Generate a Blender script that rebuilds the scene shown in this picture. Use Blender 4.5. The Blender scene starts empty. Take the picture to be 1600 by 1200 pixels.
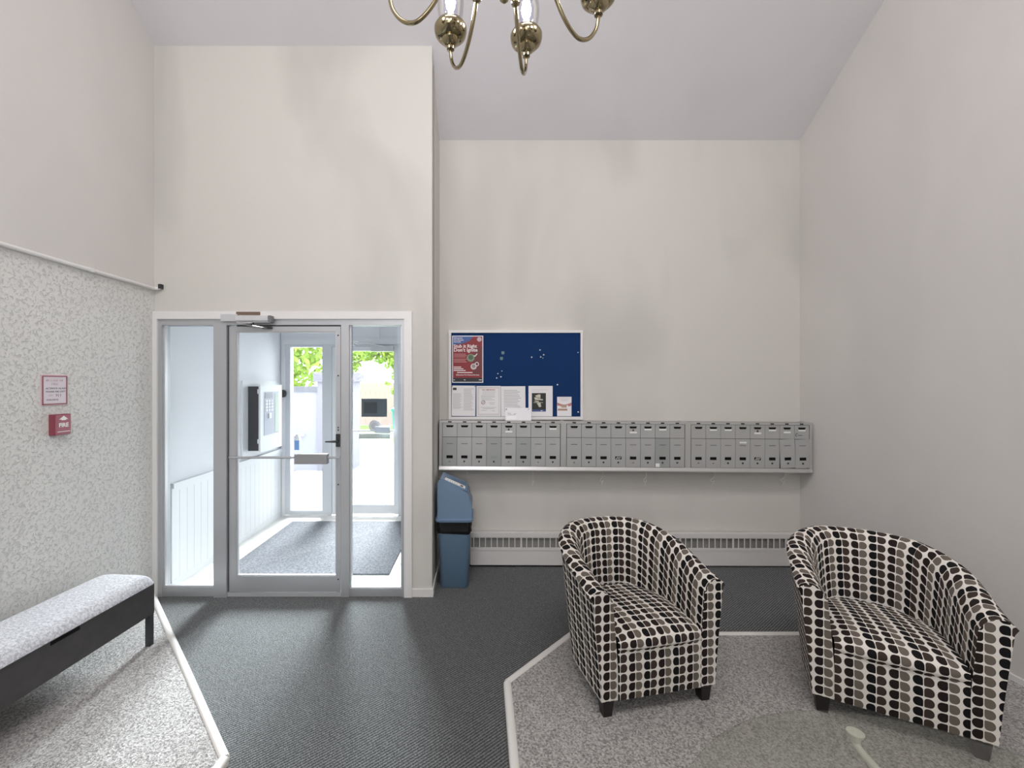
import bpy, bmesh, math, random
from mathutils import Vector, Matrix
random.seed(7)
sc = bpy.context.scene
COL = sc.collection

# ------------------------------------------------------------------ camera
F, CX, CY, EYE = 655.0, 752.0, 600.0, 1.677
cam_d = bpy.data.cameras.new('camera'); cam = bpy.data.objects.new('camera', cam_d); COL.objects.link(cam)
cam_d.sensor_width = 36; cam_d.lens = F/1600*36; cam_d.shift_x = (800-CX)/1600; cam_d.clip_start = .02
cam.location = (0, 0, EYE); cam.rotation_euler = (math.pi/2, 0, 0)
sc.camera = cam
# ------------------------------------------------------------------ view, sky, sun, added area lamps
sc.view_settings.view_transform = 'Standard'; sc.view_settings.look = 'None'
sc.view_settings.gamma = 1; sc.view_settings.exposure = 0.0; sc.view_settings.use_curve_mapping = False
sc.cycles.use_denoising = True
sc.cycles.max_bounces = 10; sc.cycles.diffuse_bounces = 6; sc.cycles.transparent_max_bounces = 16
sc.cycles.sample_clamp_indirect = 6
w = bpy.data.worlds.new('overcast_sky'); sc.world = w; w.use_nodes = True
bg = w.node_tree.nodes['Background']; bg.inputs[0].default_value = (.93, .97, 1, 1); bg.inputs[1].default_value = 6.2
sd = bpy.data.lights.new('hazy_sun', 'SUN'); sun = bpy.data.objects.new('hazy_sun', sd); COL.objects.link(sun)
sd.energy = 37.0; sd.angle = math.radians(26); sd.color = (.93, .97, 1)
sun.rotation_euler = Vector((.13, -1, -.56)).to_track_quat('-Z', 'Y').to_euler()
def area(name, loc, tgt, sx, sy, power, col):
    d = bpy.data.lights.new(name, 'AREA'); d.shape = 'RECTANGLE'; d.size = sx; d.size_y = sy; d.energy = power; d.color = col
    o = bpy.data.objects.new(name, d); COL.objects.link(o); o.location = loc
    o.rotation_euler = (Vector(tgt)-Vector(loc)).to_track_quat('-Z', 'Y').to_euler(); return o
area('added_back_fill', (-.9, -4.3, 2.9), (-.9, 0, 2.2), 2.6, 3.0, 88, (.95, .97, 1))  # added area lamp, stands in for daylight from an invented, unseen window
area('added_overhead_fill', (.1, -.9, 6.55), (.1, -.9, 0), 3.4, 1.8, 235, (1, .97, .95))  # added lamp under the ridge that evens the light on the walls

# ------------------------------------------------------------------ helpers
def P(x, y, Y):                       # a point of the photograph at depth Y
    s = F/Y; return ((x-CX)/s, Y, EYE-(y-CY)/s)
def put(o, parent):
    COL.objects.link(o)
    if parent is not None: o.parent = parent
    return o
def tag(o, label, cat, group=None, kind=None):
    o['label'] = label; o['category'] = cat
    if group: o['group'] = group
    if kind: o['kind'] = kind
    return o
def thing(name, label, cat, loc=(0, 0, 0), rotz=0, group=None, kind=None):
    o = bpy.data.objects.new(name, None); o.empty_display_size = .1
    o.location = loc; o.rotation_euler = (0, 0, rotz); COL.objects.link(o)
    return tag(o, label, cat, group, kind)
def to_mesh(bm, name, mat=None, smooth=False, bevel=0, seg=2, recalc=True):
    if bevel:
        ed = [e for e in bm.edges if len(e.link_faces) == 2 and e.calc_face_angle(0) > .5]
        bmesh.ops.bevel(bm, geom=ed, offset=bevel, segments=seg, affect='EDGES', profile=.5, clamp_overlap=True)
    if recalc: bmesh.ops.recalc_face_normals(bm, faces=bm.faces)
    if smooth:
        for f_ in bm.faces: f_.smooth = True
    me = bpy.data.meshes.new(name); bm.to_mesh(me); bm.free()
    if mat:
        for m in (mat if isinstance(mat, (list, tuple)) else [mat]): me.materials.append(m)
    if smooth and smooth != 'all':
        me.set_sharp_from_angle(angle=math.radians(40))
    return me
def obj(name, me, parent=None, loc=(0, 0, 0), rot=(0, 0, 0)):
    o = bpy.data.objects.new(name, me); o.location = loc; o.rotation_euler = rot
    return put(o, parent)
def box(bm, x0, x1, y0, y1, z0, z1):
    x0, x1 = sorted((x0, x1)); y0, y1 = sorted((y0, y1)); z0, z1 = sorted((z0, z1))
    v = [bm.verts.new((x, y, z)) for x in (x0, x1) for y in (y0, y1) for z in (z0, z1)]
    for a in ((0, 1, 3, 2), (4, 6, 7, 5), (0, 4, 5, 1), (2, 3, 7, 6), (0, 2, 6, 4), (1, 5, 7, 3)):
        bm.faces.new([v[i] for i in a])
def bx(name, mat, parent, x0, x1, y0, y1, z0, z1, bevel=0, loc=(0, 0, 0), rot=(0, 0, 0), smooth=False):
    bm = bmesh.new(); box(bm, x0, x1, y0, y1, z0, z1)
    return obj(name, to_mesh(bm, name, mat, smooth, bevel), parent, loc, rot)
def prism(bm, poly, axis, a, b):
    def mk(p, t):
        return {'x': (t, p[0], p[1]), 'y': (p[0], t, p[1]), 'z': (p[0], p[1], t)}[axis]
    A = [bm.verts.new(mk(p, a)) for p in poly]; B = [bm.verts.new(mk(p, b)) for p in poly]
    n = len(poly); bm.faces.new(A); bm.faces.new(B[::-1])
    for i in range(n): bm.faces.new((A[i], A[(i+1) % n], B[(i+1) % n], B[i]))
def lathe(bm, prof, seg=24, c=(0, 0, 0), caps=True):
    rings = []
    for r, z in prof:
        rings.append([bm.verts.new((c[0]+max(r, 1e-4)*math.cos(2*math.pi*k/seg), c[1]+max(r, 1e-4)*math.sin(2*math.pi*k/seg), c[2]+z)) for k in range(seg)])
    for a, b in zip(rings, rings[1:]):
        for k in range(seg): bm.faces.new((a[k], a[(k+1) % seg], b[(k+1) % seg], b[k]))
    if caps: bm.faces.new(rings[0][::-1]); bm.faces.new(rings[-1])
def tube(bm, pts, r, seg=8, caps=True):
    pts = [Vector(p) for p in pts]; rings = []; up = None
    for i, p in enumerate(pts):
        t = (pts[min(i+1, len(pts)-1)]-pts[max(i-1, 0)]).normalized()
        if up is None: up = Vector((0, 0, 1)) if abs(t.z) < .9 else Vector((1, 0, 0))
        n = (up - t*up.dot(t)).normalized(); up = n; b = t.cross(n)
        rr = r[i] if isinstance(r, (list, tuple)) else r
        rings.append([bm.verts.new(p+n*rr*math.cos(2*math.pi*k/seg)+b*rr*math.sin(2*math.pi*k/seg)) for k in range(seg)])
    for a, b in zip(rings, rings[1:]):
        for k in range(seg): bm.faces.new((a[k], a[(k+1) % seg], b[(k+1) % seg], b[k]))
    if caps: bm.faces.new(rings[0][::-1]); bm.faces.new(rings[-1])
def smooth_path(pts, n=6):
    pts = [Vector(p) for p in pts]; out = []
    q = [pts[0]]+pts+[pts[-1]]
    for i in range(1, len(q)-2):
        for k in range(n):
            t = k/n; a, b, c, d = q[i-1], q[i], q[i+1], q[i+2]
            out.append(.5*((2*b)+(c-a)*t+(2*a-5*b+4*c-d)*t*t+(3*b-a-3*c+d)*t**3))
    out.append(pts[-1]); return out
def rrect(hx, hy, r, n=5):
    out = []
    for cx, cy, a0 in ((hx-r, hy-r, 0), (-hx+r, hy-r, 90), (-hx+r, -hy+r, 180), (hx-r, -hy+r, 270)):
        for k in range(n+1):
            a = math.radians(a0+90*k/n); out.append((cx+r*math.cos(a), cy+r*math.sin(a)))
    return out
def loft(bm, loops, cap=(True, True)):
    R = [[bm.verts.new(p) for p in L] for L in loops]; n = len(R[0])
    for a, b in zip(R, R[1:]):
        for k in range(n): bm.faces.new((a[k], a[(k+1) % n], b[(k+1) % n], b[k]))
    if cap[0]: bm.faces.new(R[0][::-1])
    if cap[1]: bm.faces.new(R[-1])
def text(name, s, size, mat, parent, loc, rot=(math.pi/2, 0, 0), align='CENTER', ext=.0006, sx=1, bold=0):
    cu = bpy.data.curves.new(name, 'FONT'); cu.body = s; cu.size = size; cu.align_x = align; cu.align_y = 'CENTER'
    cu.extrude = ext; cu.resolution_u = 2; cu.offset = bold
    t = bpy.data.objects.new('tmp_text', cu); me = bpy.data.meshes.new_from_object(t)
    bpy.data.objects.remove(t); bpy.data.curves.remove(cu)
    me.name = name; me.materials.clear(); me.materials.append(mat)
    if sx != 1:
        for v in me.vertices: v.co.x *= sx
    return obj(name, me, parent, loc, rot)

# ------------------------------------------------------------------ materials
MATS = {}
def M(name, col=(.5, .5, .5), rough=.6, metal=0, spec=.5, emis=None, es=0):
    if name in MATS: return MATS[name]
    m = bpy.data.materials.new(name); m.use_nodes = True; b = m.node_tree.nodes['Principled BSDF']
    b.inputs['Base Color'].default_value = (*col, 1); b.inputs['Roughness'].default_value = rough
    b.inputs['Metallic'].default_value = metal; b.inputs['Specular IOR Level'].default_value = spec
    if emis: b.inputs['Emission Color'].default_value = (*emis, 1); b.inputs['Emission Strength'].default_value = es
    m.diffuse_color = (*col, 1); MATS[name] = m; return m
class N:
    def __init__(s, m): s.t = m.node_tree; s.b = s.t.nodes['Principled BSDF']
    def n(s, typ, **kw):
        x = s.t.nodes.new(typ)
        for k, v in kw.items():
            if k.startswith('i_'):
                k2 = k[2:]; x.inputs[int(k2) if k2.isdigit() else k2.replace('_', ' ')].default_value = v
            else: setattr(x, k, v)
        return x
    def l(s, a, b): s.t.links.new(a, b)
    def math(s, op, a, b=None, c=None):
        x = s.t.nodes.new('ShaderNodeMath'); x.operation = op
        for i, v in enumerate((a, b, c)):
            if v is None: continue
            if isinstance(v, (int, float)): x.inputs[i].default_value = v
            else: s.l(v, x.inputs[i])
        return x.outputs[0]
    def mix(s, fac, a, b):
        x = s.t.nodes.new('ShaderNodeMix'); x.data_type = 'RGBA'
        if isinstance(fac, (int, float)): x.inputs[0].default_value = fac
        else: s.l(fac, x.inputs[0])
        for i, v in ((6, a), (7, b)):
            if isinstance(v, tuple): x.inputs[i].default_value = (*v, 1)
            else: s.l(v, x.inputs[i])
        return x.outputs[2]
    def ramp(s, fac, stops, interp='LINEAR'):
        x = s.t.nodes.new('ShaderNodeValToRGB'); x.color_ramp.interpolation = interp
        e = x.color_ramp.elements
        while len(e) < len(stops): e.new(.5)
        for k, (p, c) in enumerate(stops): e[k].position = p; e[k].color = (*c, 1) if isinstance(c, tuple) else (c, c, c, 1)
        s.l(fac, x.inputs[0]); return x.outputs[0]
    def noise(s, scale, detail=3, rough=.5, co=None, dist=0):
        x = s.n('ShaderNodeTexNoise'); x.inputs['Scale'].default_value = scale; x.inputs['Detail'].default_value = detail
        x.inputs['Roughness'].default_value = rough; x.inputs['Distortion'].default_value = dist
        s.l(co if co else s.obj(), x.inputs['Vector']); return x.outputs[0]
    def obj(s):
        if not hasattr(s, '_o'): s._o = s.n('ShaderNodeTexCoord')
        return s._o.outputs['Object']
    def bump(s, h, strength, dist=.01):
        x = s.n('ShaderNodeBump'); x.inputs['Strength'].default_value = strength; x.inputs['Distance'].default_value = dist
        s.l(h, x.inputs['Height']); s.l(x.outputs[0], s.b.inputs['Normal'])
    def col(s, c): s.l(c, s.b.inputs['Base Color'])

def wall_paint(name, base, stain=.86):
    m = M(name, base, .75, spec=.25); n = N(m)
    mp = n.n('ShaderNodeMapping'); mp.inputs['Scale'].default_value = (1, 1, .45); n.l(n.obj(), mp.inputs[0])
    s = n.noise(1.1, 3, .5, mp.outputs[0], .4)
    st = tuple(c*stain for c in base)
    n.col(n.mix(n.ramp(s, [(.50, 0.0), (.68, 1.0)]), base, st))
    n.bump(n.noise(170, 3, .6), .18, .004); return m
PAINT = wall_paint('wall_paint', (.615, .595, .558))
PAINT_R = wall_paint('wall_paint_plain', (.65, .63, .605), .95)
CEIL = wall_paint('ceiling_paint', (.74, .725, .74), .96)
PAINT_B = M('vestibule_paint', (.80, .80, .83), .6)
def stucco():
    m = M('coarse_stucco', (.66, .66, .63), .8, spec=.2); n = N(m)
    a = n.noise(52, 5, .66, None, .8); r = n.ramp(a, [(.38, 0.0), (.47, 1.0), (.70, .8)])
    n.col(n.mix(r, (.635, .635, .605), (.73, .73, .705))); n.bump(r, .6, .009); return m
STUCCO = stucco()
def carpet(name, c1, c2, scale, twill=False, bump=.6):
    m = M(name, c1, .95, spec=.15); n = N(m)
    a = n.noise(scale, 2, .7); c = n.mix(n.ramp(a, [(.36, 0.0), (.64, 1.0)]), c1, c2); n.col(c)
    h = a
    if twill:
        mp = n.n('ShaderNodeMapping'); mp.inputs['Rotation'].default_value = (0, 0, math.radians(52)); n.l(n.obj(), mp.inputs[0])
        wv = n.n('ShaderNodeTexWave'); wv.inputs['Scale'].default_value = 22; wv.inputs['Distortion'].default_value = 4.5
        wv.inputs['Detail Scale'].default_value = 9; wv.inputs['Detail'].default_value = 2; n.l(mp.outputs[0], wv.inputs[0])
        h = n.math('MULTIPLY', wv.outputs['Fac'], a)
        n.col(n.mix(n.ramp(h, [(.12, 0.0), (.5, 1.0)]), c1, c2))
    n.b.inputs['Sheen Weight'].default_value = .12
    n.bump(h, bump, .012); return m
CARPET = carpet('dark_loop_carpet', (.043, .046, .046), (.215, .222, .226), 110, True)
RUG = carpet('speckled_grey_carpet', (.17, .16, .152), (.52, .50, .49), 115)
MAT = carpet('entry_mat_pile', (.07, .072, .082), (.17, .17, .19), 60)
TRIM = M('white_trim', (.74, .73, .72), .4)
CREAM = M('cream_edging', (.72, .70, .67), .35)
ALU = M('anodised_aluminium', (.50, .51, .53), .42, .55)
ALU2 = M('light_aluminium', (.66, .67, .69), .35, .5)
WHITE = M('white_paint', (.80, .80, .82), .45)
SEAL = M('black_seal', (.02, .02, .022), .6)
DARK = M('dark_metal', (.06, .06, .065), .4, .6)
BLACK = M('black_plastic', (.005, .005, .006), .7, spec=.15)
CHROME = M('chrome', (.8, .8, .8), .15, 1)
PAPER = M('white_paper', (.78, .77, .78), .8); INK = M('printed_ink', (.05, .05, .055), .8); INKG = M('grey_print', (.40, .40, .41), .8)
RED = M('red_print', (.25, .03, .036), .6); LABELW = M('white_label', (.82, .82, .80), .6)
def glass(name, tint=(1, 1, 1), refl=.06):
    m = bpy.data.materials.new(name); m.use_nodes = True; t = m.node_tree; t.nodes.clear()
    o = t.nodes.new('ShaderNodeOutputMaterial'); mx = t.nodes.new('ShaderNodeMixShader')
    tr = t.nodes.new('ShaderNodeBsdfTransparent'); tr.inputs[0].default_value = (*tint, 1)
    gl = t.nodes.new('ShaderNodeBsdfGlossy'); gl.inputs['Roughness'].default_value = .02
    fr = t.nodes.new('ShaderNodeFresnel'); fr.inputs[0].default_value = 1.3
    t.links.new(fr.outputs[0], mx.inputs[0]); t.links.new(tr.outputs[0], mx.inputs[1]); t.links.new(gl.outputs[0], mx.inputs[2])
    t.links.new(mx.outputs[0], o.inputs[0]); MATS[name] = m; return m
GLASS = glass('clear_glass', (.97, .985, .985))

# ================================================================== STRUCTURE
XL, XR, YD, YM, XC = -2.58, 2.964, 3.31, 3.90, -.389      # left wall, right wall, door wall, mailbox wall, corner
YB, SL, ZM = -4.5, .68, 3.945
YR = -.6; ZR = ZM+(YM-YR)*SL
def zc(Y): return ZM+(YM-Y)*SL if Y > YR else ZR-(YR-Y)*SL
def struct(name, bm, mat, label, cat, smooth=False):
    return tag(obj(name, to_mesh(bm, name, mat, smooth)), label, cat, kind='structure')
bm = bmesh.new(); prism(bm, [(XL-.15, YB-.15), (XR+.15, YB-.15), (XR+.15, YM+.12), (XC-.06, YM+.12), (XC-.06, YD+.03), (XL-.15, YD+.03)], 'z', -.12, 0)
struct('floor', bm, CARPET, 'dark grey loop carpet across the lobby floor', 'floor')
bm = bmesh.new()
prism(bm, [(YM+.12, zc(YM+.12)), (YR, ZR), (YB-.12, zc(YB-.12)), (YB-.12, zc(YB-.12)+.15), (YR, ZR+.18), (YM+.12, zc(YM+.12)+.15)], 'x', XL-.15, XR+.15)
struct('ceiling', bm, CEIL, 'sloped white ceiling rising from the mailbox wall', 'ceiling')
ZP = 2.41
bm = bmesh.new(); prism(bm, [(YB, 0), (YD+.12, 0), (YD+.12, ZP), (YB, ZP)], 'x', XL-.15, XL)
wl = struct('wall_left', bm, STUCCO, 'pale coarse stucco wall on the left below the pipe', 'wall')
bm = bmesh.new(); prism(bm, [(YB, ZP), (YD+.12, ZP), (YD+.12, zc(YD+.12)), (YR, ZR), (YB, zc(YB))], 'x', XL-.15, XL-.004)
struct('wall_left_upper', bm, PAINT_R, 'smooth painted left wall above the pipe', 'wall')
bm = bmesh.new(); prism(bm, [(YB, 0), (YM, 0), (YM, ZM), (YR, ZR), (YB, zc(YB))], 'x', XR, XR+.15)
struct('wall_right', bm, PAINT_R, 'plain painted right wall behind the armchairs', 'wall')
bm = bmesh.new(); box(bm, XC-.12, XR+.15, YM, YM+.12, 0, ZM+.05)
struct('wall_front_right', bm, PAINT, 'recessed painted wall carrying the mailboxes and heater', 'wall')
bm = bmesh.new(); prism(bm, [(XL-.1, 0), (XR+.1, 0), (XR+.1, zc(YB)), (XL-.1, zc(YB))], 'y', YB-.12, YB)
struct('wall_back', bm, PAINT_R, 'painted wall behind the viewer', 'wall')
# entry wall with its big door opening
OX0, OX1, OZ = P(246, 0, YD)[0], P(636, 0, YD)[0], P(0, 494, YD)[2]
bm = bmesh.new()
prism(bm, [(YD, OZ), (YD+.12, OZ), (YD+.12, zc(YD+.12)+.02), (YD, zc(YD)+.02)], 'x', XL-.1, XC)
box(bm, OX1, XC, YD, YD+.12, 0, OZ); box(bm, XL-.1, OX0, YD, YD+.12, 0, OZ)
struct('wall_front_left', bm, PAINT, 'painted entry wall above and around the glass door', 'wall')
bm = bmesh.new(); prism(bm, [(YD+.1, 0), (YM+.1, 0), (YM+.1, zc(YM)), (YD+.1, zc(YD+.1)+.02)], 'x', XC-.12, XC)
struct('wall_return', bm, PAINT, 'narrow side wall between entry wall and mailbox wall', 'wall')
def baseb(name, label, x0, x1, y0, y1, parent=None):
    bm = bmesh.new(); box(bm, x0, x1, y0, y1, 0, .062)
    o = tag(obj(name, to_mesh(bm, name, TRIM, bevel=.004)), label, 'baseboard', kind='structure')
baseb('baseboard_right', 'low white baseboard along the right wall', XR-.014, XR, YB, YM)
baseb('baseboard_entry', 'short white baseboard right of the door casing', P(644, 0, YD)[0], XC+.012, YD-.012, YD)
baseb('baseboard_return', 'white baseboard on the narrow return wall', XC, XC+.012, YD, YM)

# ---- carpeted platforms with their edging
PH = .03
def platform(label, poly, edges):
    t = thing('carpeted_platform', label, 'platform', (0, 0, 0), kind='structure')
    bm = bmesh.new(); prism(bm, poly, 'z', .001, PH); obj('carpet', to_mesh(bm, 'carpet', RUG), t)
    for (x0, y0), (x1, y1) in edges:
        d = Vector((x1-x0, y1-y0, 0)); L = d.length; a = math.atan2(d.y, d.x)
        bm = bmesh.new()
        prof = [(-.022, .001), (-.022, .024), (-.016, .034), (-.004, .0385), (.012, .0375), (.019, .031), (.019, .001)]
        prism(bm, prof, 'x', .0008, L-.0008)
        obj('edging', to_mesh(bm, 'edging', CREAM, smooth=True), t, (x0, y0, 0), (0, 0, a))
    return t
K = .715
A0, A1, A2, A3 = (XL, K-XL-.01), (-1.626, K+1.626), (-1.135, K+1.135), (-1.135, -3.2)
platform('pale carpeted platform under the bench with white edging', [A0, (XL, -3.2), A3, A2], [(A1, A0), (A2, A1), (A3, A2)])
B1, B2, B3 = (.145, 2.32), (.595, 2.766), (XR, 2.766)
platform('pale carpeted platform under the patterned armchairs', [(.145, -3.2), B3[:1]+(-3.2,), B3, B2, B1], [(B2, B1), (B1, (.145, -3.2)), (B3, B2)])

# ================================================================== ENTRY FRAME, SIDELIGHTS, DOOR
def pr(o, x0, y0, x1, y1, Y):        # px rect -> world x0,x1,z0,z1
    a = P(x0, y0, Y); b = P(x1, y1, Y); return a[0], b[0], b[2], a[2]
def rect(name, mat, parent, px, Y, dep, bevel=.002, off=0):
    x0, x1, z0, z1 = pr(None, *px, YD)
    return bx(name, mat, parent, x0, x1, Y+off, Y+off+dep, z0, z1, bevel)
t = thing('trim_1', 'white door casing around the glass entry', 'door casing', (0, 0, 0), kind='structure')
rect('head_casing', TRIM, t, (240, 487, 644, 499), YD, .03, .003, -.022)
rect('side_casing', TRIM, t, (240, 499, 248, 932), YD, .03, .003, -.022)
rect('side_casing', TRIM, t, (632, 499, 644, 932), YD, .03, .003, -.022)
t = thing('entry_frame', 'grey aluminium frame holding entry door and two sidelights', 'door frame', (0, 0, 0), kind='structure')
rect('head_rail', ALU, t, (248, 499, 632, 508), YD, .09, .003, -.008)
rect('jamb', ALU, t, (248, 508, 254, 932), YD, .09, .003, -.008)
rect('jamb', ALU, t, (628, 508, 632, 932), YD, .09, .003, -.008)
rect('mullion', ALU, t, (336, 508, 356, 932), YD, .10, .006, -.02)
rect('mullion', ALU, t, (533.5, 508, 546, 932), YD, .10, .004, -.012)
rect('threshold', ALU2, t, (356, 925.5, 533.5, 932), YD, .10, .002, -.004)
def sidelight(n, label, px, py):
    t = thing('window_%d' % n, label, 'sidelight', (0, 0, 0), kind='structure')
    x0, x1 = px; y0, y1 = py
    rect('bottom_rail', ALU, t, (x0, y1, x1, 932), YD, .06, .003)
    rect('glazing_bead', ALU2, t, (x0, y0, x0+2, y1), YD, .03, .001, .012)
    rect('glazing_bead', ALU2, t, (x1-2, y0, x1, y1), YD, .03, .001, .012)
    rect('glazing_bead', ALU2, t, (x0+2, y1-2, x1-2, y1), YD, .03, .001, .012)
    rect('pane', GLASS, t, (x0+1, y0, x1-1, y1-1), YD, .006, 0, .03)
sidelight(1, 'narrow glass sidelight left of the entry door', (254, 336), (508, 918))
sidelight(2, 'narrow glass sidelight right of the entry door', (546, 628), (508, 920))
t = thing('door_1', 'grey aluminium glass entry door with push bar and closer', 'door', (0, 0, 0), kind='structure')
DL, DR, DT, DB = 358, 532, 510, 925
rect('hinge_stile', ALU, t, (DL, DT, 369, DB), YD, .045, .003)
rect('lock_stile', ALU, t, (525, DT, DR, DB), YD, .045, .003)
rect('top_rail', ALU, t, (369, DT, 525, 518), YD, .045, .003)
rect('bottom_rail', ALU, t, (369, 901, 525, DB-.6), YD, .045, .003)
for r in ((369, 518, 371, 901), (523.5, 518, 525, 901), (371, 518, 523.5, 519.5), (371, 899, 523.5, 901)):
    rect('glazing_bead', ALU2, t, r, YD, .018, .001, .010)
rect('pane', GLASS, t, (370, 519, 524, 900), YD, .006, 0, .02)
rect('weather_seal', SEAL, t, (369, 508.2, 532, 509.7), YD, .03, 0, .006)
rect('weather_seal', SEAL, t, (356.3, 509, 357.8, DB), YD, .03, 0, .006)
bm = bmesh.new(); tube(bm, [P(358, 715, YD-.05), P(463, 715, YD-.05)], .009); tube(bm, [P(511, 715, YD-.05), P(531, 715, YD-.05)], .009)
tube(bm, [P(361, 715, YD-.05), (P(361, 715, YD)[0], YD+.002, P(0, 715, YD)[2])], .009); tube(bm, [P(529, 715, YD-.05), (P(528, 0, YD)[0], YD+.002, P(0, 715, YD)[2])], .009)
pb = obj('push_bar', to_mesh(bm, 'push_bar', ALU, True), t)
x0, x1, z0, z1 = pr(None, 462, 709, 512, 724.5, YD-.06); bx('push_pad', M('brushed_grey', (.34, .34, .35), .5, .5), pb, x0, x1, YD-.085, YD-.035, z0, z1, .004)
x0, x1, z0, z1 = pr(None, 525.5, 678, 531.5, 698, YD); hp = bx('handle_plate', DARK, t, x0, x1, YD-.012, YD, z0, z1, .002)
bm = bmesh.new(); c = P(529, 688.5, YD); tube(bm, [(c[0], YD-.01, c[2]), (c[0], YD-.055, c[2]), (c[0]-.01, YD-.06, c[2]), (c[0]-.085, YD-.055, c[2]-.002)], [.008, .008, .009, .005])
obj('lever', to_mesh(bm, 'lever', DARK, True), hp)
for y in (524, 587, 668, 672, 757, 905):
    c = P(528.5, y, YD); bm = bmesh.new(); lathe(bm, [(.006, 0), (.006, .004), (.003, .006)], 10)
    obj('screw', to_mesh(bm, 'screw', DARK, True), t, (c[0], YD+.001, c[2]), (math.pi/2, 0, 0))
# closer
Yc = YD-.03
cl = rect('closer_bracket', ALU2, t, (349, 492, 375, 503), YD, .02, .002, -.036)
x0, x1, z0, z1 = pr(None, 370, 492.5, 420, 504, Yc-.04); bm = bmesh.new()
prism(bm, [(YD-.03, z0), (YD-.075, z0), (YD-.09, z0+.015), (YD-.09, z1-.02), (YD-.08, z1-.006), (YD-.03, z1)], 'x', x0, x1)
obj('closer_body', to_mesh(bm, 'closer_body', ALU2, bevel=.004, smooth=True), t)
bx('closer_cap', M('closer_cap_grey', (.22, .22, .23), .4, .6), t, x1, x1+.02, YD-.085, YD-.03, z0+.004, z1-.004, .01, smooth=True)
c = P(393, 503, Yc-.04); bm = bmesh.new(); lathe(bm, [(.012, 0), (.014, -.01), (.010, -.022)], 14, (c[0], YD-.06, z0+.002)); obj('closer_spindle', to_mesh(bm, 'closer_spindle', DARK, True), t)
bm = bmesh.new(); tube(bm, [P(371, 505, Yc-.06), P(412, 512, Yc-.02), P(417, 513, Yc)], [.007, .006, .005]); tube(bm, [P(371, 505, Yc-.06), P(394, 504.5, Yc-.06)], .006)
obj('closer_arm', to_mesh(bm, 'closer_arm', CHROME, True), t)
x0, x1, z0, z1 = pr(None, 412, 511, 426, 514, YD); bx('closer_shoe', DARK, t, x0, x1, YD-.025, YD, z0, z1, .002)
x0, x1, z0, z1 = pr(None, 372, 488, 409, 493, YD); bx('bare_patch', M('raw_brown', (.16, .11, .085), .8), t, x0, x1, YD-.026, YD-.02, z0, z1)

# ================================================================== VESTIBULE
YE, XVR, ZV = 5.33, -.51, 2.62
bm = bmesh.new(); box(bm, XL-.15, XC-.06, YD+.03, YE+.15, -.12, -.011)
fl = struct('floor_vestibule', bm, M('grout', (.55, .53, .50), .8), 'cream tiled vestibule floor behind the entry door', 'floor')
TILE = M('cream_tile', (.76, .735, .70), .35)
tb = bmesh.new(); box(tb, -.1475, .1475, -.1475, .1475, -.011, 0); tile = to_mesh(tb, 'tile', TILE, bevel=.002)
x = XL+.03+.15
while x < XVR+.1:
    y = YD+.18
    while y < YE+.05:
        obj('tile', tile, fl, (x, y, 0)); y += .30
    x += .30
bm = bmesh.new(); box(bm, XL-.15, XVR+.12, YD+.12, YE+.15, ZV, ZV+.1)
struct('ceiling_vestibule', bm, PAINT_B, 'white vestibule ceiling', 'ceiling')
bm = bmesh.new(); box(bm, XL-.15, XL+.03, YD+.12, YE, 0, ZV)
vl = struct('wall_vestibule_left', bm, PAINT_B, 'white vestibule wall with beadboard wainscot', 'wall')
XW = XL+.03
vl = thing('trim_3', 'white beadboard wainscot with chair rail on vestibule wall', 'wainscot', kind='structure')
pb_ = bmesh.new(); box(pb_, 0, .014, -.0435, .0435, .06, .80); plank = to_mesh(pb_, 'plank', WHITE, bevel=.005)
for k in range(21): obj('plank', plank, vl, (XW, YD+.17+k*.09, 0))
bx('chair_rail', WHITE, vl, XW, XW+.035, YD+.12, YE, .82, .86, .006)
bx('wainscot_cap', WHITE, vl, XW, XW+.02, YD+.12, YE, .79, .82, .004)
bx('skirting', WHITE, vl, XW, XW+.02, YD+.12, YE, 0, .06, .004)
bm = bmesh.new(); box(bm, XVR, XVR+.12, YD+.12, YE+.15, 0, ZV)
struct('wall_vestibule_right', bm, PAINT_B, 'white right wall of the vestibule', 'wall')
bm = bmesh.new()
EX0, EX1 = P(444, 0, YE)[0], P(629, 0, YE)[0]; EZ = P(0, 536, YE)[2]
box(bm, XL-.15, EX0, YE, YE+.15, 0, ZV); box(bm, EX1, XVR+.1, YE, YE+.15, 0, ZV); box(bm, EX0, EX1, YE, YE+.15, EZ, ZV)
struct('wall_vestibule_front', bm, PAINT_B, 'white outer vestibule wall around street door', 'wall')
def er(name, mat, parent, px, off, dep, bevel=.003):
    a = P(px[0], px[1], YE); b = P(px[2], px[3], YE)
    return bx(name, mat, parent, a[0], b[0], YE+off, YE+off+dep, b[2], a[2], bevel)
t = thing('trim_2', 'white casing around street door and window', 'door casing', kind='structure')
er('head_casing', WHITE, t, (441, 529, 632, 538), -.02, .03); er('side_casing', WHITE, t, (441, 538, 446, 806), -.02, .03); er('side_casing', WHITE, t, (627, 538, 632, 806), -.02, .03)
EFR = M('painted_frame', (.66, .67, .70), .45)
t = thing('window_3', 'tall fixed vestibule window looking onto the garden wall', 'window', kind='structure')
er('side_frame', EFR, t, (446, 538, 453.5, 804), 0, .09); er('side_frame', EFR, t, (503.5, 538, 512, 804), 0, .09)
er('head_frame', EFR, t, (453.5, 538, 503.5, 542), 0, .09); er('sill', EFR, t, (453.5, 798, 503.5, 804), 0, .09); er('pane', GLASS, t, (453, 541, 504, 799), .04, .006, 0)
t = thing('door_2', 'white glazed street door with stickers beyond the vestibule', 'door', kind='structure')
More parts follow.
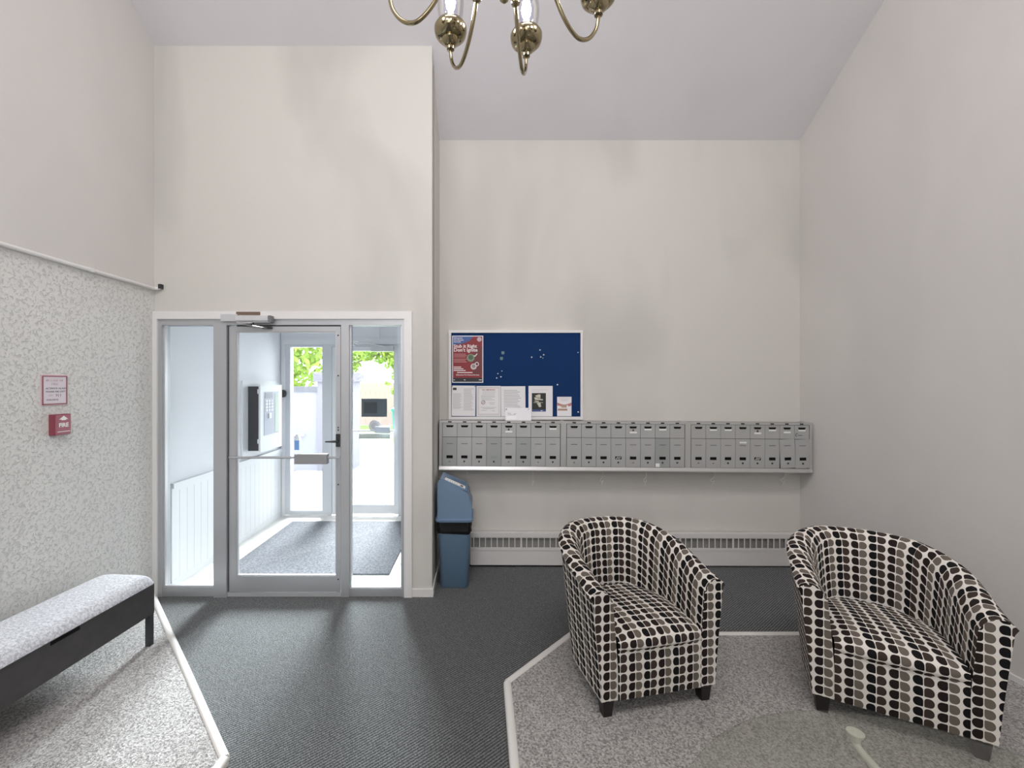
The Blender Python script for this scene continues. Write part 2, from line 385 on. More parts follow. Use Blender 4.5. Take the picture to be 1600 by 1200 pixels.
er('jamb', EFR, t, (512, 538, 518, 806), 0, .09); er('jamb', EFR, t, (622, 538, 627, 806), 0, .09); er('head', EFR, t, (518, 538, 622, 541.5), 0, .09)
er('stile', WHITE, t, (518.5, 542, 527, 804), .01, .045); er('stile', WHITE, t, (615, 542, 621.5, 804), .01, .045)
er('top_rail', WHITE, t, (527, 542, 615, 548), .01, .045); er('bottom_rail', WHITE, t, (527, 789, 615, 803), .01, .045)
er('pane', GLASS, t, (526, 547, 616, 790), .03, .006, 0)
pbar = er('push_bar', ALU2, t, (526, 671.5, 616, 673.5), -.05, .02); er('push_pad', M('pad_blue_grey', (.62, .66, .74), .5), t, (588, 666, 611, 676), -.07, .045, .004)
er('closer', ALU2, t, (581, 541, 615, 549.5), -.06, .06, .006)
bm = bmesh.new(); tube(bm, [P(600, 541, YE-.05), P(548, 534, YE-.12), P(560, 541, YE-.02)], .006); obj('closer_arm', to_mesh(bm, 'closer_arm', ALU2, True), t)
ys = YE+.028
er('notice', M('grey_backed_notice', (.085, .10, .12), .5), t, (564, 623, 604, 651.5), .024, .003, 0); er('notice_pane', M('notice_window', (.035, .045, .055), .3), t, (568, 628.5, 588.5, 646), .021, .003, 0)
c = P(585, 666, YE); bm = bmesh.new(); lathe(bm, [(.076, 0), (.076, .003)], 28)
rs = obj('round_sticker', to_mesh(bm, 'round_sticker', M('sticker_grey', (.50, .47, .47), .6)), t, (c[0], YE+.027, c[2]), (math.pi/2, 0, 0))
bm = bmesh.new(); lathe(bm, [(.05, .003), (.05, .0045), (.062, .0045), (.062, .003)], 28, caps=False); obj('sticker_ring', to_mesh(bm, 'sticker_ring', M('sticker_pale', (.68, .65, .65), .6)), rs)
bs = er('door_sign', M('sign_grey_green', (.40, .42, .38), .6), t, (560, 678, 609, 686), .024, .003, 0)
c = P(584.5, 682, YE); text('lettering', 'NO SOLICITING', .05, M('sign_letter', (.60, .62, .58), .6), bs, (c[0], YE+.0232, c[2]), (math.pi/2, 0, 0), sx=-.92)
c = P(592, 0, YE); cd = bx('conduit', WHITE, None, c[0]-.012, c[0]+.012, YE-.025, YE, EZ+.05, ZV, .004); tag(cd, 'thin vertical white conduit above the street door', 'conduit')
# entry mat
x0, x1 = -2.29, -.81
tag(bx('entry_mat', MAT, None, x0, x1, 3.68, 5.09, .0005, .012, .003), 'large grey pile mat on vestibule tiles', 'mat')
# intercom cabinet on vestibule wall
ic = thing('intercom_cabinet', 'white wall-mounted intercom cabinet with glazed front in the vestibule', 'intercom', (XW+.0005, 4.55, .95))
bx('wall_surround', WHITE, ic, 0, .018, -.10, .62, -.07, .76, .004)
bx('cabinet_body', DARK, ic, .018, .135, 0, .47, 0, .70, .003)
bx('door_panel', WHITE, ic, .135, .155, -.005, .48, -.015, .715, .005)
KEY = M('keypad_grey', (.30, .31, .35), .5)
fp = bx('display_panel', M('panel_bluegrey', (.42, .44, .52), .4), ic, .155, .158, .07, .40, .16, .64, 0)
for r in range(4):
    for c_ in range(3): bx('key', WHITE, fp, .158, .161, .10+c_*.06, .14+c_*.06, .42+r*.035, .445+r*.035, .001)
bx('directory_sheet', M('sheet_green', (.62, .70, .60), .6), fp, .158, .1595, .31, .39, .17, .62); bx('handset', WHITE, fp, .158, .17, .16, .21, .34, .40, .004)
bx('screen', M('screen_grey', (.22, .23, .27), .3), fp, .158, .160, .09, .25, .57, .63)
for z in (.08, .62): bx('hinge', CHROME, ic, .125, .14, -.012, 0, z, z+.05, .002)
c = P(444.5, 615, YE-.03); bm = bmesh.new(); prism(bm, [(0, -.048), (.0, .048), (.022, .046), (.038, .03), (.043, 0), (.038, -.03), (.022, -.046)], 'y', -.03, 0)
tag(obj('door_buzzer', to_mesh(bm, 'door_buzzer', DARK, bevel=.003), None, (c[0]-.02, YE-.0205, c[2])), 'dark half-round buzzer on casing beside vestibule window', 'buzzer')
sdn = thing('soap_dispenser', 'small blue sanitiser bottle with white pump on vestibule window', 'dispenser', (P(466, 0, YE)[0], YE-.03, .846))
bm = bmesh.new(); loft(bm, [[(x, y, z) for x, y in rrect(.03, .022, .01)] for z in (0, .12)]); obj('bottle', to_mesh(bm, 'bottle', M('blue_liquid', (.20, .38, .72), .3), True), sdn)
bm = bmesh.new(); loft(bm, [[(x, y, z) for x, y in rrect(a, b, .008)] for a, b, z in ((.028, .022, .12), (.030, .024, .15), (.022, .02, .18), (.012, .012, .20))]); obj('pump', to_mesh(bm, 'pump', WHITE, True), sdn)
bx('mount', WHITE, sdn, -.018, .018, .02, .0695, .05, .15, .003)

# ================================================================== OUTSIDE
CONC = M('concrete', (.42, .42, .42), .9)
def gnd(name, label, cat, poly, mat, z0, z1):
    bm = bmesh.new(); prism(bm, poly, 'z', z0, z1); return tag(obj(name, to_mesh(bm, name, mat)), label, cat, kind='structure')
gnd('ground', 'pale paved ground outside the street door', 'ground', [(-30, YE+.15), (30, YE+.15), (30, 60), (-30, 60)], CONC, -.2, -.03)
for k, (y0, y1) in enumerate(((5.5, 7.0), (7.02, 8.6), (8.62, 10.4), (10.42, 12.4), (12.42, 15))):
    gnd('paving_slab', ['nearest', 'second', 'third', 'fourth', 'farthest'][k]+' pale concrete slab of the path from the street door', 'paving', [(-2.9 if y0 > 8 else -3.6, y0), (1.5, y0), (1.5, y1), (-2.9 if y0 > 8 else -3.6, y1)], CONC, -.03, -.012)
LAWN = M('grass', (.23, .36, .10), .9); nn = N(LAWN); nn.col(nn.mix(nn.noise(6, 4), (.10, .18, .035), (.18, .27, .07)))
gnd('lawn', 'bright green lawn beside the outside path', 'lawn', [(-9, 8.7), (-2.95, 8.7), (-2.2, 12), (-1.4, 17), (-12, 17)], LAWN, -.03, -.004)
GW = M('pale_render', (.25, .25, .30), .9)
t = thing('garden_wall', 'pale rendered garden wall with grey coping outside vestibule', 'garden wall', (-4.6, 8.2, -.03))
bx('wall_body', GW, t, -1.8, 1.42, 0, .2, 0, 1.56); bx('coping', M('coping_grey', (.12, .12, .14), .8), t, -1.8, 1.42, -.04, .24, 1.56, 1.66, .01); bx('ledge', M('ledge_pale', (.5, .5, .52), .8), t, -1.8, 1.15, -.08, 0, .70, .75, .01)
for k in range(5): bx('pilaster_strip', GW, t, -1.6+k*.6, -1.5+k*.6, -.015, 0, .76, 1.55, .003)
t = thing('gate_pillar', 'pale stone gate pillar with rough cap at the wall end', 'pillar', (-2.85, 8.25, -.03))
bx('shaft', M('pillar_lilac', (.19, .18, .21), .9), t, -.34, .32, -.1, .5, 0, 1.76, .02)
bm = bmesh.new(); box(bm, -.40, .40, -.16, .56, 1.76, 1.92); bmesh.ops.subdivide_edges(bm, edges=bm.edges[:], cuts=4, use_grid_fill=True)
for v in bm.verts: v.co += Vector((random.uniform(-1, 1), random.uniform(-1, 1), random.uniform(-1, 1)))*.015
obj('cap_stone', to_mesh(bm, 'cap_stone', M('cap_lilac', (.16, .15, .18), .9)), t)
t = thing('wooden_fence', 'pinkish board fence beyond the lawn', 'fence', (-5.6, 17.4, -.03))
fb = bmesh.new(); box(fb, 0, .19, 0, .03, 0, 1.75); fbm = to_mesh(fb, 'board', M('fence_pink', (.36, .27, .25), .9), bevel=.004)
for k in range(22): obj('board', fbm, t, (k*.2, random.uniform(0, .008), 0))
bx('fence_rail', MATS['fence_pink'], t, 0, 4.4, .03, .07, 1.3, 1.4)
t = thing('white_house', 'white house with low gable beyond the fence', 'house', (-4.2, 24, -.03))
bm = bmesh.new(); prism(bm, [(-5, 0), (5, 0), (5, 3.1), (1.1, 4.3), (-5, 3.1)], 'y', 0, 6); obj('wall', to_mesh(bm, 'wall', M('white_siding', (.70, .70, .72), .8)), t)
bm = bmesh.new(); prism(bm, [(-5.4, 3.0), (1.1, 4.35), (5.4, 3.0), (5.4, 3.15), (1.1, 4.55), (-5.4, 3.15)], 'y', -.3, 6.3); obj('roof', to_mesh(bm, 'roof', M('roof_grey', (.48, .48, .5), .9)), t)
bx('siding_band', M('siding_line', (.45, .45, .47), .8), t, -5, 5, -.04, 0, 2.35, 2.42)
bm = bmesh.new(); loft(bm, [[(x, y, z) for x, y in rrect(a, a, .06)] for a, z in ((.25, 0), (.30, .85), (.33, .86), (.33, .92), (.2, .98))])
tag(obj('wheeled_bin', to_mesh(bm, 'wheeled_bin', M('teal_plastic', (.05, .30, .30), .5), True), None, (-2.55, 13.6, -.03)), 'teal wheeled bin far outside right of fence', 'bin')
LEAF = M('leaf_green', (.21, .34, .055), .7); nn = N(LEAF); nn.col(nn.mix(nn.noise(2.5, 2), (.10, .24, .03), (.36, .42, .07)))
def leaves(bm, c, r, n, size):
    for _ in range(n):
        d = Vector((random.gauss(0, 1), random.gauss(0, 1), random.gauss(0, 1))).normalized()*(random.random()**.4)
        p = Vector(c)+Vector((d.x*r[0], d.y*r[1], d.z*r[2]))
        u = Vector((random.gauss(0, 1), random.gauss(0, 1), random.gauss(0, 1))).normalized(); v = u.orthogonal().normalized(); s = size*random.uniform(.6, 1.2)
        q = [p-u*s, p+v*s*.45-u*.1*s, p+u*s, p-v*s*.45-u*.1*s]
        bm.faces.new([bm.verts.new(x) for x in q])
BARK = M('bark', (.20, .15, .12), .9)
t = thing('broadleaf_tree', 'dense yellow-green tree behind the garden wall', 'tree', (-5.2, 10.0, -.03))
bm = bmesh.new(); leaves(bm, (0, 0, 3.2), (2.0, 1.15, 1.9), 5200, .115); o = obj('foliage', to_mesh(bm, 'foliage', LEAF, recalc=False), t); o['kind'] = 'stuff'
bm = bmesh.new(); tube(bm, [(0, 0, 0), (.1, 0, 1.2), (0, .1, 2.6), (.2, 0, 3.8)], [.2, .16, .12, .05]); tube(bm, [(0, .05, 2), (.8, -.4, 2.9), (1.4, -.7, 3.5)], [.08, .06, .02]); obj('trunk', to_mesh(bm, 'trunk', BARK, True), t)
t = thing('overhanging_tree', 'young tree with drooping lime branches in front of house', 'tree', (-1.2, 12.2, -.03))
bm = bmesh.new(); tube(bm, smooth_path([(0, 0, 0), (-.05, 0, 1.2), (-.5, 0, 2.2), (-1.1, 0, 2.66), (-1.8, .1, 2.58), (-2.65, .2, 2.27)], 4), [.12-.0053*i for i in range(21)])
tube(bm, smooth_path([(-1.6, .1, 2.62), (-1.45, 0, 2.4), (-1.30, -.1, 2.15), (-1.24, -.2, 1.75), (-1.26, -.2, 1.45)], 4), .012, 6); tube(bm, [(-.5, 0, 2.2), (.1, 0, 3.0), (.3, 0, 3.8)], [.06, .04, .02]); obj('trunk', to_mesh(bm, 'trunk', BARK, True), t)
bm = bmesh.new()
for c_, r_, n_ in (((-2.6, .2, 2.25), (.22, .25, .2), 90), ((-2.3, .1, 2.55), (.55, .35, .18), 260), ((-1.5, 0, 2.68), (.6, .4, .22), 320), ((-1.75, 0, 2.4), (.16, .2, .10), 50), ((-1.35, -.1, 2.35), (.28, .25, .22), 130), ((-1.25, -.2, 2.0), (.14, .2, .2), 50), ((-1.24, -.2, 1.5), (.13, .2, .16), 45), ((-1.5, -.2, 1.72), (.10, .15, .05), 14), ((.1, 0, 3.4), (1.1, .8, .7), 700), ((-1.4, .2, 3.2), (1.3, .6, .35), 700)):
    leaves(bm, c_, r_, n_, .085)
o = obj('foliage', to_mesh(bm, 'foliage', LEAF, recalc=False), t); o['kind'] = 'stuff'

# ================================================================== LEFT WALL THINGS
def LW(x, y, X=XL):
    s = (x-CX)/X; return (X, F/s, EYE-(y-CY)/s)
bm = bmesh.new(); zp = 2.425
tube(bm, smooth_path([(XL+.018, -3.5, zp), (XL+.018, 1.0, zp), (XL+.018, 3.22, zp), (XL+.022, YD-.03, zp), (XL+.045, YD-.018, zp+.002), (XL+.062, YD-.018, zp+.012)], 5), .0125, 10)
cp = thing('wall_pipe', 'thin white painted pipe running along the left wall', 'pipe', (0, 0, 0)); obj('pipe', to_mesh(bm, 'pipe', TRIM, True), cp)
bx('end_fitting', DARK, cp, XL+.05, XL+.072, YD-.03, YD-.001, zp, zp+.035, .003)
for y in (2.15, 2.75): bx('pipe_clip', TRIM, cp, XL, XL+.034, y-.01, y+.01, zp-.014, zp+.014, .003)
PINK = M('faded_red_border', (.52, .27, .29), .5)
a = LW(61.5, 634); b = LW(105, 586); yc, zc_, hw, hh = (a[1]+b[1])/2, (EYE-(633-600)/256+EYE+14/256)/2, .079, .092
ns = thing('fire_notice', 'framed pale pink fire instruction notice on stucco wall', 'sign', (XL, yc, zc_))
bx('backing', M('notice_pink', (.72, .55, .57), .5), ns, 0, .006, -hw, hw, -hh, hh, .002)
for (y0, y1, z0, z1) in ((-hw+.006, hw-.006, hh-.012, hh-.005), (-hw+.006, hw-.006, -hh+.005, -hh+.012), (-hw+.005, -hw+.011, -hh+.006, hh-.006), (hw-.011, hw-.005, -hh+.006, hh-.006)):
    bx('border', M('border_maroon', (.30, .12, .14), .5), ns, .006, .010, y0, y1, z0, z1, .001)
bx('sheet', M('pale_sheet', (.70, .64, .68), .5), ns, .006, .0075, -hw+.011, hw-.011, -hh+.012, hh-.012)
RL = (math.pi/2, 0, math.pi/2)
FPK = M('faded_pink_print', (.60, .47, .50), .6); GB = M('blueblack_print', (.17, .17, .21), .6)
for s_, z, sz, m_, y in (('IN CASE OF', .058, .020, FPK, 0), ('FIRE', .036, .022, FPK, 0), ('ACTIVATE ALARM', .010, .0155, GB, .008), ('PHONE FIRE DEPT', -.009, .0145, GB, .006), ('911', -.032, .024, M('red_grey_print', (.40, .24, .27), .6), .022), ('CALL', -.031, .012, FPK, -.025), ('EVACUATE', -.058, .014, GB, -.014)):
    text('lettering', s_, sz, m_, ns, (.0078, y, z), RL)
a = LW(76, 650); ya = a[1]; fz0, fz1 = EYE-79/256, EYE-47/256
fp = thing('fire_alarm_pull', 'small red fire alarm pull box below the notice', 'fire alarm', (XL, ya, fz0)); hgt = fz1-fz0; FR = M('alarm_red', (.25, .05, .07), .5)
bx('housing', FR, fp, 0, .034, 0, .098, 0, hgt, .004); fpc = bx('pull_cover', M('alarm_red_light', (.36, .12, .15), .5), fp, .034, .040, .004, .094, .004, hgt-.004, .002)
text('lettering', 'FIRE', .034, LABELW, fp, (.0405, .05, hgt*.47), RL, bold=.0012, sx=.95)
bm = bmesh.new(); prism(bm, [(-.028, -.006), (-.014, -.006), (-.014, -.011), (.014, -.011), (.014, -.006), (.028, -.006), (0, .016)], 'x', 0, .001); obj('arrow_mark', to_mesh(bm, 'arrow_mark', LABELW), fp, (.040, .05, hgt-.025))
bx('pull_line', LABELW, fp, .040, .041, .012, .088, .018, .022)

# ---- bench
by0, by1 = .15, 2.63
bn = thing('storage_bench', 'grey upholstered bench with dark wooden apron along left wall', 'bench', (-2.075, 2.66, PH), -math.radians(4.2))
BW, BL = .36, 1.45                       # local: x to -BW (wall side), y to -BL
WOOD = M('dark_stained_wood', (.035, .031, .032), .42); nn = N(WOOD); nn.col(nn.mix(nn.noise(14, 3), (.030, .027, .028), (.06, .054, .054)))
zt = .385
bx('front_apron', WOOD, bn, -.022, 0, -BL, 0, .195, zt, .002); bx('back_apron', WOOD, bn, -BW, -BW+.02, -BL, 0, .195, zt, .002)
bx('end_apron', WOOD, bn, -BW+.02, -.022, -.022, 0, .195, zt, .002); bx('end_apron', WOOD, bn, -BW+.02, -.022, -BL, -BL+.022, .195, zt, .002)
bx('handle_slot', BLACK, bn, -.001, .0015, -.60, -.46, zt-.026, zt-.008, .001)
for x in (-BW+.001, -.031):
    for y in (-.033, -BL+.001): bx('leg', DARK, bn, x, x+.03, y, y+.03, 0, .20, .002)
BF = carpet('grey_bench_fabric', (.40, .41, .44), (.66, .67, .71), 80, False, .4)
bm = bmesh.new(); nx, ny = 14, 60; g = []
for j in range(ny+1):
    row = []
    for i in range(nx+1):
        u = i/nx*2-1; v = math.sin((j/ny*2-1)*math.pi/2)
        e = (1-abs(u)**5)**.5*(1-abs(v)**34)**.5
        dd = max(0, .035-(1-abs(v))*BL/2); cr_ = .035-math.sqrt(max(0, .001225-dd*dd))
        row.append(bm.verts.new((-BW/2+u*(BW/2+.008-cr_), -BL/2+v*(BL/2+.008), zt+.006+.058*e)))
    g.append(row)
for j in range(ny):
    for i in range(nx): bm.faces.new((g[j][i], g[j][i+1], g[j+1][i+1], g[j+1][i]))
ed = bmesh.ops.extrude_edge_only(bm, edges=[e for e in bm.edges if e.is_boundary])
for v in ed['geom']:
    if isinstance(v, bmesh.types.BMVert): v.co.z = zt+.0005
obj('cushion', to_mesh(bm, 'cushion', BF, 'all'), bn)

# ================================================================== MAILBOXES
YF = 3.74; UW = 1.108; UH = .447; MD = YM-YF
STEEL = M('mailbox_steel', (.44, .445, .44), .48, .35); nn = N(STEEL); nn.col(nn.mix(nn.noise(3, 3), (.39, .395, .39), (.50, .505, .50)))
STEEL2 = M('mailbox_steel_dull', (.36, .38, .37), .5, .35); FRAME = M('mailbox_frame_steel', (.55, .55, .54), .33, .6)
def mk(fn, name, mat, **k):
    bm = bmesh.new(); fn(bm); return to_mesh(bm, name, mat, **k)
cw = .1313; dx0 = .028; zrow = .302; ztop = .424; zbot = .043
m_up = mk(lambda b: box(b, .0015, cw-.0015, -.006, 0, zrow+.002, ztop), 'letter_flap', STEEL, bevel=.002)
m_dn = mk(lambda b: box(b, .0015, cw-.0015, -.008, 0, zbot, zrow-.002), 'mailbox_door', STEEL, bevel=.002)
m_dn2 = m_dn.copy(); m_dn2.materials[0] = STEEL2
m_slot = mk(lambda b: prism(b, [(.031, ztop-.018), (.101, ztop-.018), (.092, ztop-.036), (.040, ztop-.036)], 'y', -.0075, -.004), 'finger_slot', BLACK)
m_line = mk(lambda b: box(b, .038, .094, -.0088, -.006, zrow-.062, zrow-.057), 'mail_slit', M('slit_dark', (.10, .10, .10), .5))
m_name = mk(lambda b: box(b, .038, .094, -.0095, -.006, .112, .138), 'name_window', BLACK)
m_lock = mk(lambda b: lathe(b, [(.008, 0), (.008, .004), (.005, .006)], 12), 'lock', DARK, smooth=True)
m_lock2 = m_lock.copy(); m_lock2.materials[0] = M('brass_lock', (.35, .32, .26), .4, .8)
m_tab = mk(lambda b: box(b, .050, .082, -.0015, .002, UH-.016, UH-.006), 'top_slit', BLACK)
m_lab = mk(lambda b: box(b, .036, .098, -.0075, -.0055, 0, .014), 'name_label', LABELW)
labs = {0: {4: .345, 7: .372}, 1: {4: .345, 5: .372, 6: .372}, 2: {1: .372, 2: .372, 4: .345, 5: .372, 6: .355, 7: .372}}
bankl = ['bank of eight steel mailboxes under the notice board, nearest the blue bin', 'middle bank of eight steel mailboxes on the wall', 'bank of eight steel mailboxes nearest the right wall, with two crooked doors']
tilt = .0068
for u in range(3):
    t = thing('mailbox_bank', bankl[u], 'mailboxes', (-.377+u*UW, YF, .905-u*UW*tilt), 0, 'steel mailbox banks in a row')
    t.rotation_euler = (0, tilt, 0)
    bx('cabinet', M('cabinet_grey', (.30, .30, .30), .5, .4), t, .012, UW-.012, .004, MD-.002, .012, UH-.006)
    fr = obj('front_frame', mk(lambda b: (box(b, 0, UW, -.004, .02, ztop+.003, UH), box(b, 0, dx0-.003, -.006, .02, 0, ztop+.003), box(b, UW-dx0+.003, UW, -.006, .02, 0, ztop+.003)), 'front_frame', FRAME, bevel=.0015), t)
    obj('bottom_lip', mk(lambda b: prism(b, [(.02, 0), (-.012, 0), (-.018, .006), (-.018, .014), (-.006, .040), (.02, .040)], 'x', 0, UW), 'bottom_lip', FRAME, bevel=.001), t)
    bx('side_panel', FRAME, t, 0, .012, .02, MD-.001, 0, UH); bx('side_panel', FRAME, t, UW-.012, UW, .02, MD-.001, 0, UH)
    bx('recess_back', SEAL, t, dx0-.002, UW-dx0+.002, .0005, .004, zbot-.002, ztop+.003)
    for k in range(8):
        x = dx0+k*cw
        up = obj('letter_flap', m_up, t, (x, 0, 0)); obj('finger_slot', m_slot, up)
        d = obj('mailbox_door', m_dn2 if (u, k) in ((0, 0), (0, 3), (0, 5), (1, 6)) else m_dn, t, (x, 0, 0))
        if u == 2 and k >= 6: d.rotation_euler = (.015, -.055 if k == 6 else -.04, -.03); d.location.y = -.006; d.location.x += .008
        obj('mail_slit', m_line, d)
        nw = obj('name_window', m_name if (u, k) != (0, 3) else m_name.copy(), d)
        if (u, k) == (0, 3): nw.data.materials[0] = M('empty_window', (.30, .33, .33), .4)
        obj('lock', m_lock2 if (u, k) in ((0, 0), (0, 4), (0, 6), (1, 0), (1, 4), (2, 0), (2, 1)) else m_lock, d, (cw/2, -.008, .085), (math.pi/2, 0, 0))
        obj('top_slit', m_tab, fr, (x, -.004, 0))
        if k in labs[u]: obj('name_label', m_lab, up, (0, 0, labs[u][k]))
        if (u, k) == (2, 3): obj('name_label', m_lab, d, (0, -.0025, zrow-.04))
        if (u, k) in ((1, 3), (2, 4)):
            bm = bmesh.new(); 
            for q in range(3): tube(bm, [(.045+q*.015, -.0098, .115), (.06+q*.013, -.0098, .134)], .002, 5)
            obj('scratch_mark', to_mesh(bm, 'scratch_mark', LABELW), d)
        if (u, k) in ((0, 4), (2, 4), (1, 4)): obj('round_pull', m_lock, up, (cw/2, -.006, .372), (math.pi/2, 0, 0))
        if (u, k) == (2, 7):
            bm = bmesh.new(); tube(bm, [(.03, -.0065, .352), (.014, -.0065, .350), (.011, -.0065, .336), (.016, -.0065, .326), (.022, -.0065, .328)], .0022, 5); tube(bm, smooth_path([(.03+i*.008, -.0065, .333+(i % 2)*.006) for i in range(6)], 3), .0018, 5)
            obj('handwriting', to_mesh(bm, 'handwriting', INK), up)
        if (u, k) == (1, 6): bx('pale_patch', LABELW, d, .004, .04, -.0092, -.0078, zbot+.004, zbot+.035)
# dangling wire tails
for i, px in enumerate((730, 833, 941, 1009, 1115, 1225)):
    c = P(px, 752, YM-.02); bm = bmesh.new(); sgn = (0, 0, .4, .6, 1, 1)[i]
    pts = smooth_path([(.02*sgn, .006, .085), (.016*sgn, .004, .055), (0, .0, .03), (-.02*sgn-.004, .002, .012), (-.012, .004, -.004), (.006, .004, -.006), (.008, .004, .006), (-.006, .006, -.03-.01*(i % 2))], 5)
    tube(bm, pts, 0.0048 if i > 1 else .003, 6)
    tag(obj('wire_tail', to_mesh(bm, 'wire_tail', M('cord_white', (.82, .80, .75), .6), True), None, (c[0], YM-.012, c[2])), ('first', 'second', 'third', 'fourth', 'fifth', 'sixth')[i]+' thin white wire tail hanging under the mailboxes, counted from the blue bin', 'wire', 'wire tails below the mailboxes')

# ================================================================== NOTICE BOARD
YBd = YM-.025
def bp(px, py, off=0): c = P(px, py, YBd); return (c[0], YBd-off, c[2])
BL0, BR0, BT0, BB0 = 701, 910.5, 516, 654.5
t = thing('notice_board', 'blue fabric notice board with white frame above the mailboxes', 'notice board', bp(805.5, 656))
ox, _, oz = t.location
def br(x0, y0, x1, y1):
    a = bp(x0, y0); b = bp(x1, y1); return a[0]-ox, b[0]-ox, b[2]-oz, a[2]-oz
BLUE = M('blue_felt', (.006, .032, .115), .9, spec=.2); nn = N(BLUE); nn.col(nn.mix(nn.noise(180, 2), (.004, .024, .09), (.008, .038, .135)))
x0, x1, z0, z1 = br(705, 520, 907, 651); bx('felt_panel', BLUE, t, x0, x1, .004, .0245, z0, z1)
for r in ((701, 516, 910.5, 520), (701, 651, 910.5, 655.5), (701, 520, 705, 651), (907, 520, 910.5, 651)):
    x0, x1, z0, z1 = br(*r); bx('frame_rail', TRIM, t, x0, x1, -.006, .0245, z0, z1, .002)
S = F/YBd
def sheet(name, label, cat, px, mat=PAPER, off=.0025, group='papers pinned to the notice board', rot=0):
    cxp, cyp = (px[0]+px[2])/2, (px[1]+px[3])/2; c = bp(cxp, cyp, -.004+off)
    o = thing(name, label, cat, c, 0, group); o.rotation_euler = (0, rot, 0)
    wd, ht = (px[2]-px[0])/S/2, (px[3]-px[1])/S/2
    bx('sheet', mat, o, -wd, wd, -.0006, .0006, -ht, ht); return o, wd, ht
def bars(o, rows, mat=INKG, h=.0035, name='print_lines'):
    bm = bmesh.new()
    for x0, x1, z in rows: box(bm, x0, x1, -.0011, -.0005, z-h/2, z+h/2)
    q = obj(name, to_mesh(bm, name, mat), o); q['kind'] = 'stuff'; return q
RT = (math.pi/2, 0, 0)
# poster
o, wd, ht = sheet('safety_poster', 'red and blue fire safety poster at top left of board', 'poster', (706.5, 524.5, 755, 598), M('poster_white', (.74, .74, .76), .5), .003)
bx('print_area', RED, o, -wd+.008, wd-.008, -.0010, -.0005, -ht+.008, ht-.008)
bm = bmesh.new(); prism(bm, [(-wd+.008, ht-.008), (.05, ht-.008), (.02, ht-.045), (-.05, ht-.075), (-wd+.008, ht-.085)], 'y', -.0014, -.0005); obj('blue_corner', to_mesh(bm, 'blue_corner', M('poster_blue', (.05, .11, .32), .5)), o)
bx('dark_side', M('poster_maroon', (.16, .03, .035), .5), o, .045, wd-.008, -.0013, -.0008, -ht+.07, ht-.10)
bx('dark_band', M('poster_black', (.02, .02, .025), .5), o, -wd+.008, wd-.008, -.0014, -.0008, -ht+.008, -ht+.045)
PW = M('poster_lettering', (.80, .74, .74), .5)
for s_, sz, x, z in (('Edmonton', .019, -wd+.016, ht-.022), ('Fire Rescue', .019, -wd+.016, ht-.040), ('Services', .019, -wd+.016, ht-.057), ('Stub it Right', .043, -wd+.014, ht-.098), ("Don't Ignite", .046, -wd+.014, ht-.133)):
    text('lettering', s_, sz, PW, o, (x, -.0018, z), RT, 'LEFT', bold=.0004 if sz < .03 else .001)
text('lettering', 'Edmonton Fire Rescue Services', .0165, PW, o, (0, -.0018, -ht+.072), RT, bold=.0003)
q = bars(o, [(-wd+.016, .0-.02+.01*(i % 2), ht-.17-i*.013-(.008 if i > 2 else 0)) for i in range(6)], M('poster_faint', (.62, .33, .33), .5), .004); q.location.y = -.0006
q = bars(o, [(-wd+.014, -.06+.02*i, -ht+.145-i*.016) for i in range(3)]+[(-wd+.045, .045, -ht+.094)], PW, .008, 'print_headings'); q.location.y = -.0006
bm = bmesh.new(); lathe(bm, [(.021, 0), (.021, .0016)], 24); obj('round_emblem', to_mesh(bm, 'round_emblem', M('emblem_pink', (.55, .42, .45), .5)), o, (wd-.036, -.0006, ht-.034), RT)
for (x, z, r, c1) in ((.028, .012, .036, (.20, .30, .20)), (.055, -.068, .028, (.62, .55, .55))):
    bm = bmesh.new(); lathe(bm, [(r, 0), (r, .0018)], 24); ph = obj('picture_disc', to_mesh(bm, 'picture_disc', M('disc_%d' % int(r*1000), c1, .6)), o, (x, -.0006, z), RT)
    bm = bmesh.new(); lathe(bm, [(r*.62, .0018), (r*.62, .0024)], 20, (0, r*.15, 0)); obj('picture_core', to_mesh(bm, 'picture_core', M('disc_core_%d' % int(r*1000), tuple(c*.45 for c in c1), .6)), ph)
bm = bmesh.new(); tube(bm, [(.055, -.003, .034), (.066, -.003, .026), (.088, -.003, .050)], .005, 6); obj('tick_mark', to_mesh(bm, 'tick_mark', LABELW), o)
bm = bmesh.new(); lathe(bm, [(.013, 0), (.013, .003), (.019, .003), (.019, 0)], 20, caps=False); obj('ring_mark', to_mesh(bm, 'ring_mark', PW), o, (.085, -.001, -.045), RT)
q = bars(o, [(-wd+.014, -wd+.024, -ht+.026), (-.035, -.02, -ht+.026), (wd-.04, wd-.014, -ht+.026)], LABELW, .006, 'footer_marks'); q.location.y = -.0008
